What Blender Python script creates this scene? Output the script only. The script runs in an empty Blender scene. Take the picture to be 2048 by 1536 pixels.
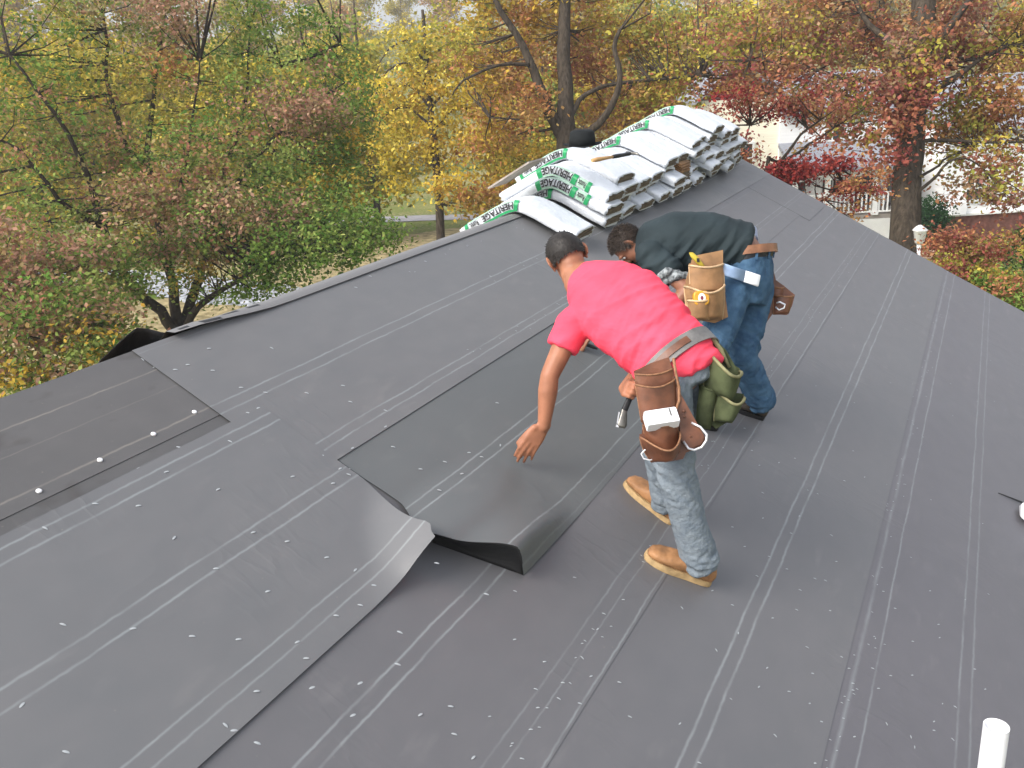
import bpy, bmesh, math, random
import numpy as np
from mathutils import Vector, Matrix, noise
random.seed(7); rng = np.random.default_rng(11)
R = math.radians
scene = bpy.context.scene
C = scene.collection
# ------------------------------------------------------------------ camera
RIDGE = 5.5                      # height of the roof ridge over the ground
TH = 0.4901932352286607          # roof pitch
FPX = 1850.0
FW = Vector((-0.43789769, 0.8397336, -0.32108112))
RT = Vector((0.89404972, 0.44427535, -0.05739786))
UP = Vector((-0.09444952, 0.31219687, 0.94531074))
APEX = Vector((0, 0, RIDGE))
CAM = APEX + Vector((3.09242216, -11.45029531, 0.95676577))
cd = bpy.data.cameras.new('camera'); cam = bpy.data.objects.new('camera', cd); C.objects.link(cam)
cd.sensor_width = 36; cd.lens = 36*FPX/2048; cd.clip_end = 1500; cd.clip_start = .05
cam.matrix_world = Matrix(((RT.x, UP.x, -FW.x, CAM.x), (RT.y, UP.y, -FW.y, CAM.y), (RT.z, UP.z, -FW.z, CAM.z), (0, 0, 0, 1)))
scene.camera = cam
# ------------------------------------------------------------------ sky, sun, exposure
wd = bpy.data.worlds.new('World'); scene.world = wd; wd.use_nodes = True
nt = wd.node_tree; bg = nt.nodes['Background']
sky = nt.nodes.new('ShaderNodeTexSky'); sky.sky_type = 'NISHITA'; sky.sun_disc = False
SUN_EL, SUN_AZ = R(42), R(-150)          # az measured clockwise from +Y
sky.sun_elevation = SUN_EL; sky.sun_rotation = SUN_AZ; sky.dust_density = 4; sky.air_density = 1; sky.ozone_density = 1.2
hs = nt.nodes.new('ShaderNodeHueSaturation'); hs.inputs['Saturation'].default_value = .36
nt.links.new(sky.outputs[0], hs.inputs['Color']); nt.links.new(hs.outputs[0], bg.inputs[0]); bg.inputs[1].default_value = .15
sd = bpy.data.lights.new('sun', 'SUN'); so = bpy.data.objects.new('sun', sd); C.objects.link(so)
sd.energy = .9; sd.angle = R(32); sd.color = (1, .95, .88)
sdir = Vector((math.sin(SUN_AZ)*math.cos(SUN_EL), math.cos(SUN_AZ)*math.cos(SUN_EL), math.sin(SUN_EL)))
so.rotation_euler = sdir.to_track_quat('Z', 'Y').to_euler(); so.location = (0, 0, 40)
scene.view_settings.view_transform = 'Standard'; scene.view_settings.look = 'None'
scene.view_settings.gamma = 1; scene.view_settings.exposure = 1.22
scene.render.engine = 'CYCLES'
# ------------------------------------------------------------------ helpers
N = Vector((math.sin(TH), 0, math.cos(TH))); DU = Vector((math.cos(TH), 0, -math.sin(TH))); DV = Vector((0, 1, 0))
def P(px, py, zc): return CAM + (FW + RT*((px-1024)/FPX) - UP*((py-768)/FPX))*zc      # point at a distance along a line of sight
def RP(px, py, h=0):                                                                  # point on the roof slope
    d = P(px, py, 1)-CAM; t = ((APEX-CAM).dot(N)+h)/d.dot(N); return CAM+d*t
def Wr(u, v, h=0): return APEX+DU*u+DV*v+N*h
def uvof(p): q = p-APEX; return q.dot(DU), q.dot(DV)
def ground(px, zc_dist):                                                              # ground point below a picture column
    d = P(px, 120, 1)-CAM; d.z = 0; d.normalize(); p = CAM+d*zc_dist; p.z = 0; return p
def put(name, me, mat, parent=None, smooth=False):
    if parent:
        me.transform(Matrix.Translation(-wloc(parent)))
    o = bpy.data.objects.new(name, me); C.objects.link(o)
    if mat is not None:
        for m in (mat if isinstance(mat, (list, tuple)) else [mat]): me.materials.append(m)
    if smooth: me.polygons.foreach_set('use_smooth', [True]*len(me.polygons))
    if parent: o.parent = parent
    return o
def wloc(o):
    v = Vector(o.location)
    while o.parent: o = o.parent; v += o.location
    return v
def thing(name, label, cat, loc=(0, 0, 0), group=None):
    o = bpy.data.objects.new(name, None); C.objects.link(o); o.location = loc; o.empty_display_size = .2
    return tag(o, label, cat, group)
def tag(o, label=None, cat=None, group=None, kind=None):
    if label: o['label'] = label
    if cat: o['category'] = cat
    if group: o['group'] = group
    if kind: o['kind'] = kind
    return o
def copy_tree(o, parent=None, loc=None):
    c = o.copy(); C.objects.link(c); c.parent = parent
    if loc is not None: c.location = loc
    for ch in list(o.children): copy_tree(ch, c)
    return c
def bm_obj(name, bm, mat, parent=None, smooth=False, recalc=True):
    if recalc: bmesh.ops.recalc_face_normals(bm, faces=bm.faces)
    me = bpy.data.meshes.new(name); bm.to_mesh(me); bm.free(); return put(name, me, mat, parent, smooth)
def box(bm, c, s, ax=None, mi=0):
    ax = ax or (Vector((1, 0, 0)), Vector((0, 1, 0)), Vector((0, 0, 1))); c = Vector(c)
    v = [bm.verts.new(c+ax[0]*(sx*s[0]/2)+ax[1]*(sy*s[1]/2)+ax[2]*(sz*s[2]/2)) for sx in (-1, 1) for sy in (-1, 1) for sz in (-1, 1)]
    for f in ((0, 1, 3, 2), (4, 6, 7, 5), (0, 4, 5, 1), (2, 3, 7, 6), (0, 2, 6, 4), (1, 5, 7, 3)):
        bm.faces.new([v[i] for i in f]).material_index = mi
def perp(d):
    a = Vector((0, 0, 1)) if abs(d.z) < .9 else Vector((1, 0, 0)); x = d.cross(a).normalized(); return x, d.cross(x).normalized()
def tube(bm, pts, rad, n=8, mi=0, caps=True):
    pts = [Vector(p) for p in pts]; rings = []; x = None
    for i, p in enumerate(pts):
        d = (pts[min(i+1, len(pts)-1)]-pts[max(i-1, 0)]).normalized()
        if x is None: x, y = perp(d)
        else: x = (x-d*x.dot(d)).normalized(); y = d.cross(x)
        r = rad[i] if isinstance(rad, (list, tuple)) else rad
        rings.append([bm.verts.new(p+(x*math.cos(a)+y*math.sin(a))*r) for a in (2*math.pi*k/n for k in range(n))])
    for a, b in zip(rings, rings[1:]):
        for k in range(n): f = bm.faces.new((a[k], a[(k+1) % n], b[(k+1) % n], b[k])); f.material_index = mi; f.smooth = True
    if caps:
        bm.faces.new(rings[0][::-1]).material_index = mi; bm.faces.new(rings[-1]).material_index = mi
def ball(bm, c, r, ax=None, nu=14, nv=9):
    c = Vector(c); r = (r, r, r) if isinstance(r, (int, float)) else r
    ax = ax or (Vector((1, 0, 0)), Vector((0, 1, 0)), Vector((0, 0, 1)))
    rows = []
    for j in range(1, nv):
        t = math.pi*j/nv
        rows.append([bm.verts.new(c+ax[0]*(r[0]*math.sin(t)*math.cos(a))+ax[1]*(r[1]*math.sin(t)*math.sin(a))+ax[2]*(r[2]*math.cos(t))) for a in (2*math.pi*k/nu for k in range(nu))])
    top = bm.verts.new(c+ax[2]*r[2]); bot = bm.verts.new(c-ax[2]*r[2])
    for k in range(nu):
        k2 = (k+1) % nu
        bm.faces.new((top, rows[0][k], rows[0][k2])); bm.faces.new((bot, rows[-1][k2], rows[-1][k]))
        for a, b in zip(rows, rows[1:]): bm.faces.new((a[k], b[k], b[k2], a[k2]))
def limb(bm, pts, rads, flat=False):
    for (a, ra), (b, rb) in zip(zip(pts, rads), zip(pts[1:], rads[1:])): tube(bm, [a, b], [ra, rb], 14)
    for i, (p, r) in enumerate(zip(pts, rads)):
        if flat and i == len(pts)-1: continue
        ball(bm, p, r)
def loft(bm, rings, n=28, close=True, mi=0):
    rs = []
    for c, A, B, *q in rings:
        q = q[0] if q else 2.0; r = []
        for k in range(n):
            a = 2*math.pi*k/n; ca, sa = math.cos(a), math.sin(a)
            r.append(bm.verts.new(Vector(c)+A*(math.copysign(abs(ca)**(2/q), ca))+B*(math.copysign(abs(sa)**(2/q), sa))))
        rs.append(r)
    for a, b in zip(rs, rs[1:]):
        for k in range(n): f = bm.faces.new((a[k], a[(k+1) % n], b[(k+1) % n], b[k])); f.smooth = True; f.material_index = mi
    if close: bm.faces.new(rs[0][::-1]).material_index = mi; bm.faces.new(rs[-1]).material_index = mi
def solid(name, bm, mat, parent, voxel, it=4, disp=None, fac=.5):
    bmesh.ops.recalc_face_normals(bm, faces=bm.faces)
    me = bpy.data.meshes.new('raw'); bm.to_mesh(me); bm.free()
    o = bpy.data.objects.new('raw', me); C.objects.link(o)
    m = o.modifiers.new('r', 'REMESH'); m.mode = 'VOXEL'; m.voxel_size = voxel; m.adaptivity = 0
    s = o.modifiers.new('s', 'SMOOTH'); s.iterations = it; s.factor = fac
    dg = bpy.context.evaluated_depsgraph_get(); dg.update()
    m2 = bpy.data.meshes.new_from_object(o.evaluated_get(dg)); m2.name = name
    bpy.data.objects.remove(o)
    if disp:
        nv = [v.normal.copy() for v in m2.vertices]
        for v, nn in zip(m2.vertices, nv): v.co += nn*disp(v.co)
    m2.materials.clear()
    return put(name, m2, mat, parent, True)
def grid(bm, fn, nu, nv, mi=0, smooth=True):
    vs = [[bm.verts.new(fn(i/nu, j/nv)) for j in range(nv+1)] for i in range(nu+1)]
    for i in range(nu):
        for j in range(nv):
            f = bm.faces.new((vs[i][j], vs[i+1][j], vs[i+1][j+1], vs[i][j+1])); f.smooth = smooth; f.material_index = mi
    return vs
def sstep(a, b, x):
    t = max(0, min(1, (x-a)/(b-a))); return t*t*(3-2*t)
# ------------------------------------------------------------------ materials
def mat(name, col, rough=.7, spec=.3, bump=0, bscale=20, var=0, vscale=3, col2=None, metal=0, bdist=.01, stretch=None, detail=5, trans=0):
    m = bpy.data.materials.new(name); m.use_nodes = True; t = m.node_tree; b = t.nodes['Principled BSDF']
    b.inputs['Roughness'].default_value = rough; b.inputs['Specular IOR Level'].default_value = spec; b.inputs['Metallic'].default_value = metal
    tc = t.nodes.new('ShaderNodeTexCoord'); vec = tc.outputs['Object']
    if stretch:
        mp = t.nodes.new('ShaderNodeMapping'); mp.inputs['Scale'].default_value = stretch; t.links.new(vec, mp.inputs['Vector']); vec = mp.outputs[0]
    if col2 or var:
        n = t.nodes.new('ShaderNodeTexNoise'); n.inputs['Scale'].default_value = vscale; n.inputs['Detail'].default_value = detail; t.links.new(vec, n.inputs['Vector'])
        r = t.nodes.new('ShaderNodeValToRGB'); c2 = col2 or tuple(min(1, c*(1+var)) for c in col); c1 = col if col2 else tuple(c*(1-var) for c in col)
        r.color_ramp.elements[0].position = .36; r.color_ramp.elements[1].position = .64
        r.color_ramp.elements[0].color = (*c1, 1); r.color_ramp.elements[1].color = (*c2, 1)
        t.links.new(n.outputs['Fac'], r.inputs['Fac']); t.links.new(r.outputs[0], b.inputs['Base Color'])
    else: b.inputs['Base Color'].default_value = (*col, 1)
    if bump:
        n2 = t.nodes.new('ShaderNodeTexNoise'); n2.inputs['Scale'].default_value = bscale; n2.inputs['Detail'].default_value = 6; t.links.new(vec, n2.inputs['Vector'])
        bp = t.nodes.new('ShaderNodeBump'); bp.inputs['Strength'].default_value = bump; bp.inputs['Distance'].default_value = bdist
        t.links.new(n2.outputs['Fac'], bp.inputs['Height']); t.links.new(bp.outputs[0], b.inputs['Normal'])
    return m
def leafmat(name, rough=.6, trans=.35):
    m = bpy.data.materials.new(name); m.use_nodes = True; t = m.node_tree; t.nodes.clear()
    out = t.nodes.new('ShaderNodeOutputMaterial'); at = t.nodes.new('ShaderNodeAttribute'); at.attribute_name = 'leaf'
    d = t.nodes.new('ShaderNodeBsdfDiffuse'); tr = t.nodes.new('ShaderNodeBsdfTranslucent'); mx = t.nodes.new('ShaderNodeMixShader'); mx.inputs[0].default_value = trans
    t.links.new(at.outputs['Color'], d.inputs[0]); t.links.new(at.outputs['Color'], tr.inputs[0])
    t.links.new(d.outputs[0], mx.inputs[1]); t.links.new(tr.outputs[0], mx.inputs[2]); t.links.new(mx.outputs[0], out.inputs[0])
    return m
FELT_A, FELT_B = (.108, .108, .113), (.130, .126, .131)
def felt(name, lines=(), base=FELT_A, base2=FELT_B, dirt=False, wrinkle=.25, wob=.0035, lw=.0065, lcol=(.30, .325, .33), rough=.5):
    """roofing felt: mesh stores u (distance below the ridge) and v (along the ridge) in the UV map"""
    m = bpy.data.materials.new(name); m.use_nodes = True; t = m.node_tree; b = t.nodes['Principled BSDF']; L = t.links.new
    uvn = t.nodes.new('ShaderNodeUVMap'); sep = t.nodes.new('ShaderNodeSeparateXYZ'); L(uvn.outputs[0], sep.inputs[0])
    def noise_(scale, detail=4, sx=1, sy=1):
        mp = t.nodes.new('ShaderNodeMapping'); mp.inputs['Scale'].default_value = (sx, sy, 1); L(uvn.outputs[0], mp.inputs[0])
        n = t.nodes.new('ShaderNodeTexNoise'); n.inputs['Scale'].default_value = scale; n.inputs['Detail'].default_value = detail; L(mp.outputs[0], n.inputs[0]); return n.outputs['Fac']
    def ma(op, a, b_=None, c_=None, clamp=False):
        n = t.nodes.new('ShaderNodeMath'); n.operation = op; n.use_clamp = clamp
        for i, x in enumerate((a, b_, c_)):
            if x is None: continue
            if isinstance(x, (int, float)): n.inputs[i].default_value = x
            else: L(x, n.inputs[i])
        return n.outputs[0]
    big = noise_(1.1, 5); fine = noise_(9, 6, 1, .6)
    k = ma('MULTIPLY_ADD', fine, .5, ma('MULTIPLY', big, .6)); k = ma('MULTIPLY_ADD', ma('SUBTRACT', k, .55), 2.0, .5, True)
    mix = t.nodes.new('ShaderNodeMix'); mix.data_type = 'RGBA'; mix.inputs[6].default_value = (*base, 1); mix.inputs[7].default_value = (*base2, 1); L(k, mix.inputs[0]); col = mix.outputs[2]
    if dirt:
        dn = ma('MULTIPLY_ADD', ma('SUBTRACT', noise_(6, 3, 1, .5), .585), 8, 0, True)
        mx = t.nodes.new('ShaderNodeMix'); mx.data_type = 'RGBA'; mx.inputs[7].default_value = (.045, .038, .033, 1); L(ma('MULTIPLY', dn, .8), mx.inputs[0]); L(col, mx.inputs[6]); col = mx.outputs[2]
    sc = ma('MULTIPLY_ADD', ma('SUBTRACT', noise_(7, 7, 1.6, .5), .585), 6, 0, True); sc = ma('MULTIPLY', sc, ma('MULTIPLY_ADD', ma('SUBTRACT', noise_(.9, 2), .42), 4, .1, True))
    mx = t.nodes.new('ShaderNodeMix'); mx.data_type = 'RGBA'; mx.inputs[7].default_value = (base2[0]*1.45, base2[1]*1.42, base2[2]*1.36, 1); L(ma('MULTIPLY', sc, .42), mx.inputs[0]); L(col, mx.inputs[6]); col = mx.outputs[2]
    sp_ = ma('MULTIPLY_ADD', ma('SUBTRACT', noise_(70, 3), .70), 9, 0, True)
    mx = t.nodes.new('ShaderNodeMix'); mx.data_type = 'RGBA'; mx.inputs[7].default_value = (.30, .27, .22, 1); L(ma('MULTIPLY', sp_, .4), mx.inputs[0]); L(col, mx.inputs[6]); col = mx.outputs[2]
    u = ma('MULTIPLY_ADD', ma('SUBTRACT', noise_(2.2, 3), .5), wob*6, sep.outputs[0]); u = ma('MULTIPLY_ADD', ma('SUBTRACT', noise_(26, 2), .5), wob*2, u)
    tot = None
    for i, item in enumerate(lines):
        lu, ln, inten = item if isinstance(item, tuple) else (item, lw, 1)
        d = ma('ABSOLUTE', ma('SUBTRACT', u, lu)); x = ma('MULTIPLY', ma('SUBTRACT', 1, ma('DIVIDE', d, ln), None, True), inten*1.3, None, True)
        tot = x if tot is None else ma('MAXIMUM', tot, x)
    if tot is not None:
        br = ma('MULTIPLY_ADD', ma('SUBTRACT', noise_(14, 4, 1, .35), .36), 2.6, .42, True); tot = ma('MULTIPLY', tot, ma('MULTIPLY', br, .52))
        mx = t.nodes.new('ShaderNodeMix'); mx.data_type = 'RGBA'; mx.inputs[7].default_value = (*lcol, 1); L(tot, mx.inputs[0]); L(col, mx.inputs[6]); col = mx.outputs[2]
    L(col, b.inputs['Base Color']); b.inputs['Specular IOR Level'].default_value = .5
    rr = ma('MULTIPLY_ADD', big, .16, rough-.08); L(rr, b.inputs['Roughness'])
    h = ma('MULTIPLY_ADD', noise_(1.7, 3, 1, .55), wrinkle, ma('MULTIPLY', noise_(240, 2), .004))
    h = ma('MULTIPLY_ADD', noise_(6.5, 2, 1, .3), wrinkle*.22, h)
    cr = ma('ABSOLUTE', ma('SUBTRACT', noise_(1.9, 2, 1.3, .6), .5)); cr = ma('SUBTRACT', 1, ma('MULTIPLY', cr, 9), None, True); cr = ma('MULTIPLY', cr, ma('MULTIPLY_ADD', ma('SUBTRACT', noise_(.8, 2), .45), 5, 0, True))
    h = ma('MULTIPLY_ADD', cr, .07, h)
    cr2 = ma('ABSOLUTE', ma('SUBTRACT', noise_(4.3, 3, .6, 1.6), .5)); cr2 = ma('SUBTRACT', 1, ma('MULTIPLY', cr2, 14), None, True); h = ma('MULTIPLY_ADD', ma('MULTIPLY', cr2, ma('MULTIPLY_ADD', ma('SUBTRACT', noise_(1.3, 2), .52), 6, 0, True)), .05, h)
    bp = t.nodes.new('ShaderNodeBump'); bp.inputs['Strength'].default_value = .42; bp.inputs['Distance'].default_value = .06; L(h, bp.inputs['Height']); L(bp.outputs[0], b.inputs['Normal'])
    return m
M = dict(
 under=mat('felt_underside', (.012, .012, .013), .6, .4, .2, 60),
 deckwood=mat('sheathing', (.33, .25, .16), .8, .2, .3, 30, .25, 6),
 siding=mat('siding', (.62, .60, .55), .6, .3, .2, 8, .06, 2),
 white=mat('white_paint', (.78, .78, .76), .45, .4, .05, 20, .05, 2),
 pipe=mat('white_plastic', (.82, .82, .84), .35, .5, .05, 40, .03, 8),
 skin=mat('skin', (.32, .135, .075), .5, .35, .12, 90, .14, 14, bdist=.002),
 skin2=mat('tanned_skin', (.25, .11, .065), .5, .35, .12, 90, .14, 14, bdist=.002),
 hair=mat('dark_hair', (.016, .013, .011), .55, .35, .6, 160, .4, 60, bdist=.004),
 hair2=mat('brown_hair', (.034, .024, .018), .55, .3, .6, 160, .4, 60, bdist=.004),
 red=mat('red_cotton', (.88, .075, .125), .85, .15, .5, 9, .10, 5, stretch=(1, 1, 2.2), bdist=.02),
 navyshirt=mat('dark_shirt', (.020, .030, .034), .8, .2, .35, 8, .22, 4, bdist=.02),
 jeans=mat('faded_denim', (.145, .175, .205), .85, .15, .6, 60, col2=(.185, .215, .24), vscale=26, bdist=.012),
 jeans2=mat('blue_denim', (.036, .080, .145), .85, .15, .5, 60, col2=(.065, .13, .21), vscale=16, bdist=.012),
 boot=mat('tan_leather', (.29, .145, .062), .6, .35, .3, 40, .22, 18, bdist=.004),
 sole=mat('crepe_sole', (.38, .26, .13), .8, .2, .4, 60, .2, 30, bdist=.003),
 boot2=mat('dark_boot', (.05, .04, .032), .7, .3, .3, 40, .3, 14),
 leather=mat('brown_leather', (.135, .050, .024), .45, .5, .4, 30, .38, 11, bdist=.006),
 leather2=mat('pale_leather', (.30, .165, .075), .6, .35, .4, 30, .28, 10, bdist=.006),
 stitch=mat('stitching', (.25, .125, .065), .6, .3, .5, 120, .2, 60),
 canvas=mat('green_canvas', (.060, .072, .034), .85, .2, .5, 60, .32, 14, bdist=.004),
 canvasrim=mat('canvas_binding', (.20, .19, .10), .8, .2, .4, 80, .2, 20),
 strap=mat('grey_strap', (.15, .145, .14), .6, .35, .3, 80, .2, 14),
 black=mat('black_rubber', (.012, .012, .014), .5, .4, .1, 50),
 steel=mat('steel', (.22, .21, .19), .35, .5, .2, 40, .15, 20, metal=.85),
 tin=mat('bright_metal', (.72, .73, .75), .3, .5, .1, 30, metal=.5),
 yellow=mat('yellow_plastic', (.62, .30, .02), .4, .5, .1, 30, .1, 10),
 knit=mat('grey_knit', (.33, .36, .37), .9, .2, .8, 110, col2=(.08, .09, .095), vscale=55, bdist=.008),
 wrap=mat('white_wrap', (.60, .63, .67), .32, .6, .8, 17, .04, 6, bdist=.014),
 shingle=mat('shingle_edges', (.17, .135, .095), .9, .1, .7, 14, .35, 22, stretch=(1, 1, 14), bdist=.012),
 green=mat('green_ink', (.012, .25, .085), .45, .4, .3, 22, .12, 16), palegreen=mat('pale_green_ink', (.34, .50, .40), .45, .4, .3, 22, .1, 16),
 ink=mat('black_ink', (.02, .02, .022), .5, .4, .1, 30),
 bark=mat('bark', (.058, .046, .034), .95, .1, .9, 9, .35, 5, stretch=(3, 3, .7), bdist=.05),
 barkdark=mat('dark_bark', (.038, .030, .022), .95, .1, .8, 14, .3, 6, stretch=(3, 3, .8), bdist=.03),
 leaf=leafmat('leaves'), staple=mat('staple_metal', (.36, .38, .39), .5, .4),
 carton=mat('white_carton', (.80, .81, .83), .4, .4, .1, 20, .04, 9),
 felthat=mat('black_hat_felt', (.010, .012, .013), .85, .2, .3, 60),
 wood=mat('ash_wood', (.50, .30, .13), .55, .3, .2, 30, .18, 12), graywood=mat('weathered_board', (.36, .32, .28), .8, .2, .3, 20, .2, 6),
 blue=mat('pale_blue_plastic', (.30, .42, .62), .4, .5, .1, 30, .12, 20),
)
# ================================================================== the house under the roof
UE = 5.6; V0, V1 = -15.0, 0.0
U0 = .072; X0 = U0*math.cos(TH); RZ = RIDGE-U0*math.sin(TH)
def surf(u, v, h=0):
    if u >= U0: return Wr(u, v, h)
    p = Wr(2*U0-u, v, h); return Vector((2*X0-p.x, p.y, p.z))
house = thing('house', 'single storey house whose roof is being covered with dark grey underlayment felt', 'house', (0, -7, 0))
ex, ez = UE*math.cos(TH), RIDGE-UE*math.sin(TH)
bm = bmesh.new()
for s in (1, -1):
    a = [surf(U0, V0, -.012), surf(s*UE, V0, -.012), surf(s*UE, V1, -.012), surf(U0, V1, -.012)]
    b = [p-Vector((0, 0, .16)) for p in a]
    va = [bm.verts.new(p) for p in a]; vb = [bm.verts.new(p) for p in b]
    bm.faces.new(va); bm.faces.new(vb[::-1])
    for i in (0, 1, 2): j = i+1; bm.faces.new((va[i], vb[i], vb[j], va[j]))
bm_obj('roof_deck', bm, M['deckwood'], house)
bm = bmesh.new()
for s in (1, -1):
    p0, p1 = surf(U0, V1, -.0), surf(s*UE, V1, 0)
    d = (p1-p0); c = (p0+p1)/2+Vector((0, .013, -.11)); box(bm, c, (d.length, .022, .17), (d.normalized(), Vector((0, 1, 0)), d.normalized().cross(Vector((0, 1, 0)))*-1))
bm_obj('rake_board', bm, M['white'], house)
for s in (1, -1):
    bm = bmesh.new(); box(bm, (s*(ex+.012), (V0+V1)/2, ez-.12), (.02, V1-V0, .17)); bm_obj('fascia', bm, M['white'], house)
wx, wy0, wy1 = ex-.4, V0+.35, V1-.35
for nm, c, s in (('wall', (wx, (wy0+wy1)/2, ez/2-.02), (.15, wy1-wy0, ez+.0)), ('wall', (-wx, (wy0+wy1)/2, ez/2-.02), (.15, wy1-wy0, ez))):
    bm = bmesh.new(); box(bm, c, s); bm_obj(nm, bm, M['siding'], house)
for yy in (wy0, wy1):
    bm = bmesh.new(); pts = [(-wx+.08, 0), (wx-.08, 0), (wx-.08, ez+.0), (0, RIDGE-.22), (-wx+.08, ez+.0)]
    f = [bm.verts.new((x, yy-.07, z)) for x, z in pts]; g = [bm.verts.new((x, yy+.07, z)) for x, z in pts]
    bm.faces.new(f); bm.faces.new(g[::-1])
    for i in range(5): j = (i+1) % 5; bm.faces.new((f[i], f[j], g[j], g[i]))
    bm_obj('gable_wall', bm, M['siding'], house)
# ------------------------------------------------------------------ felt courses
def wav(u, v): return .0016*noise.noise(Vector((u*1.3, v*.8, 3)))+.0009*noise.noise(Vector((u*5, v*2.2, 8)))
def sheet(name, u0, u1, v0, v1, h, m, parent, nu=12, nv=60, hf=None, uf=None, vf=None, under=True, rim=1):
    bm = bmesh.new(); uvl = bm.loops.layers.uv.new('UVMap'); pr = {}
    def fn(i, j):
        u = u0+(u1-u0)*i; v = v0+(v1-v0)*j
        if uf: u = uf(u, v, i)
        vv = vf(u, v, j) if vf else v
        hh = h+wav(u, v)+(hf(u, v, i, j) if hf else 0); return (u, vv, hh)
    vs = []
    for layer in (0, 1):
        rows = []
        for i in range(nu+1):
            row = []
            for j in range(nv+1):
                u, v, hh = fn(i/nu, j/nv); w = bm.verts.new(surf(u, v, hh-.004-layer*.0016)); pr[w] = (u, v); row.append(w)
            rows.append(row)
        vs.append(rows)
        for i in range(nu):
            for j in range(nv):
                q = (rows[i][j], rows[i+1][j], rows[i+1][j+1], rows[i][j+1]); f = bm.faces.new(q if not layer else q[::-1]); f.smooth = True; f.material_index = layer
    def dupv(rows_, sel):
        for (i, j) in sel:
            w = rows_[i][j]; x = bm.verts.new(w.co); pr[x] = pr[w]; side[(id(rows_), i, j)] = x
    side = {}; T0, B0 = vs; rim_ = [(i, j) for i in range(nu+1) for j in range(nv+1) if i in (0, nu) or j in (0, nv)]
    dupv(T0, rim_); dupv(B0, rim_)
    class RR:
        def __init__(s, r): s.r = r
        def __getitem__(s, i): return [side.get((id(s.r), i, j)) for j in range(nv+1)]
    T, B = RR(T0), RR(B0)
    for j in range(nv):
        bm.faces.new((T[0][j], T[0][j+1], B[0][j+1], B[0][j])).material_index = rim; bm.faces.new((T[nu][j+1], T[nu][j], B[nu][j], B[nu][j+1])).material_index = rim
    for i in range(nu):
        bm.faces.new((T[i+1][0], T[i][0], B[i][0], B[i+1][0])).material_index = rim; bm.faces.new((T[i][nv], T[i+1][nv], B[i+1][nv], B[i][nv])).material_index = rim
    for f in bm.faces:
        for l in f.loops: l[uvl].uv = pr[l.vert]
    return bm_obj(name, bm, [m, M['under']], parent)
sheet('felt_sheet', 2.9, UE+.01, V0, 0.012, .0, felt('felt_low', [(3.10, .008, .8), (3.17, .013, .55), (3.255, .007, .7), (3.625, .008, .6), (3.682, .008, .5)], (.098, .094, .103), (.120, .114, .124), wrinkle=.55), house, rim=0)
sheet('felt_sheet', 2.12, 3.13, V0, 0.012, .0022, felt('felt_c', [2.165, (2.206, .006, .6), (2.672, .008, .9), (2.727, .008, .9)], wrinkle=.4), house, rim=0)
sheet('felt_sheet', .72, 2.318, V0, 0.012, .0044, felt('felt_b', [1.745, 1.80, (2.160, .006, .5), (2.212, .005, .5), (2.306, .006, .8)], wrinkle=.3), house, rim=0)
sheet('felt_sheet', .40, 1.50, -5.2, 0.012, .0066, felt('felt_e', [(1.29, .006, .8), (1.34, .006, .6), (.93, .004, .4)], wrinkle=.3), house)
sheet('felt_sheet', .30, 1.62, -1.13, 0.010, .0088, felt('felt_f', [(1.30, .005, .7), (1.34, .005, .5)], wrinkle=.2), house, rim=0, nv=20)
# old dirty sheet at the near left
sheet('felt_sheet', U0, .552, V0, -8.6, .0066, felt('felt_old', [(.03, .004, .6), (.215, .005, .9), (.33, .004, .35), (.497, .006, .9)], (.088, .085, .084), (.115, .110, .108), dirt=True, lcol=(.30, .27, .23), wrinkle=.25), house)
sheet('felt_sheet', U0, .7, V0, -8.4, .0044, felt('felt_old2', [(.604, .004, .3)], (.078, .075, .074), (.10, .097, .096), dirt=True, wrinkle=.25), house)
# course under the ridge, its lower edge the long dark seam
def dlow(u, v, i): return u-.14*i*sstep(-6.6, -2.6, v)
sheet('felt_sheet', U0, 1.006, -8.95, 0.014, .011, felt('felt_d', [(.105, .005, .35), (.50, .006, 1), (.553, .006, 1), (.89, .006, 1), (.935, .006, 1)], (.124, .126, .130), (.155, .152, .152), wrinkle=.55), house, uf=dlow)
# near left course with its corner lifted by the loose strip
def bl(u, v, i, j):
    ax, ay = 1.14, -8.74; bx_, by_ = 1.60, -9.36; L_ = math.hypot(bx_-ax, by_-ay); d = ((bx_-ax)*(v-ay)-(by_-ay)*(u-ax))/L_
    return .185*(max(0, min(1, d/.34))**1.7)*(1-.15*sstep(1.50, 1.565, u))
sheet('felt_sheet', .612, 1.565, V0, -8.77, .0135, felt('felt_left', [.655, .706, 1.052, 1.112, (1.43, .006, .9), (1.485, .006, .8)], (.124, .127, .131), (.148, .146, .148), wrinkle=.3), house, nu=36, nv=150, hf=bl,
      vf=lambda u, v, j: v-.13*sstep(1.12, 1.5, u)*sstep(-9.2, -8.77, v)-.07*sstep(1.49, 1.565, u)*sstep(-9.2, -8.77, v))
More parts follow.
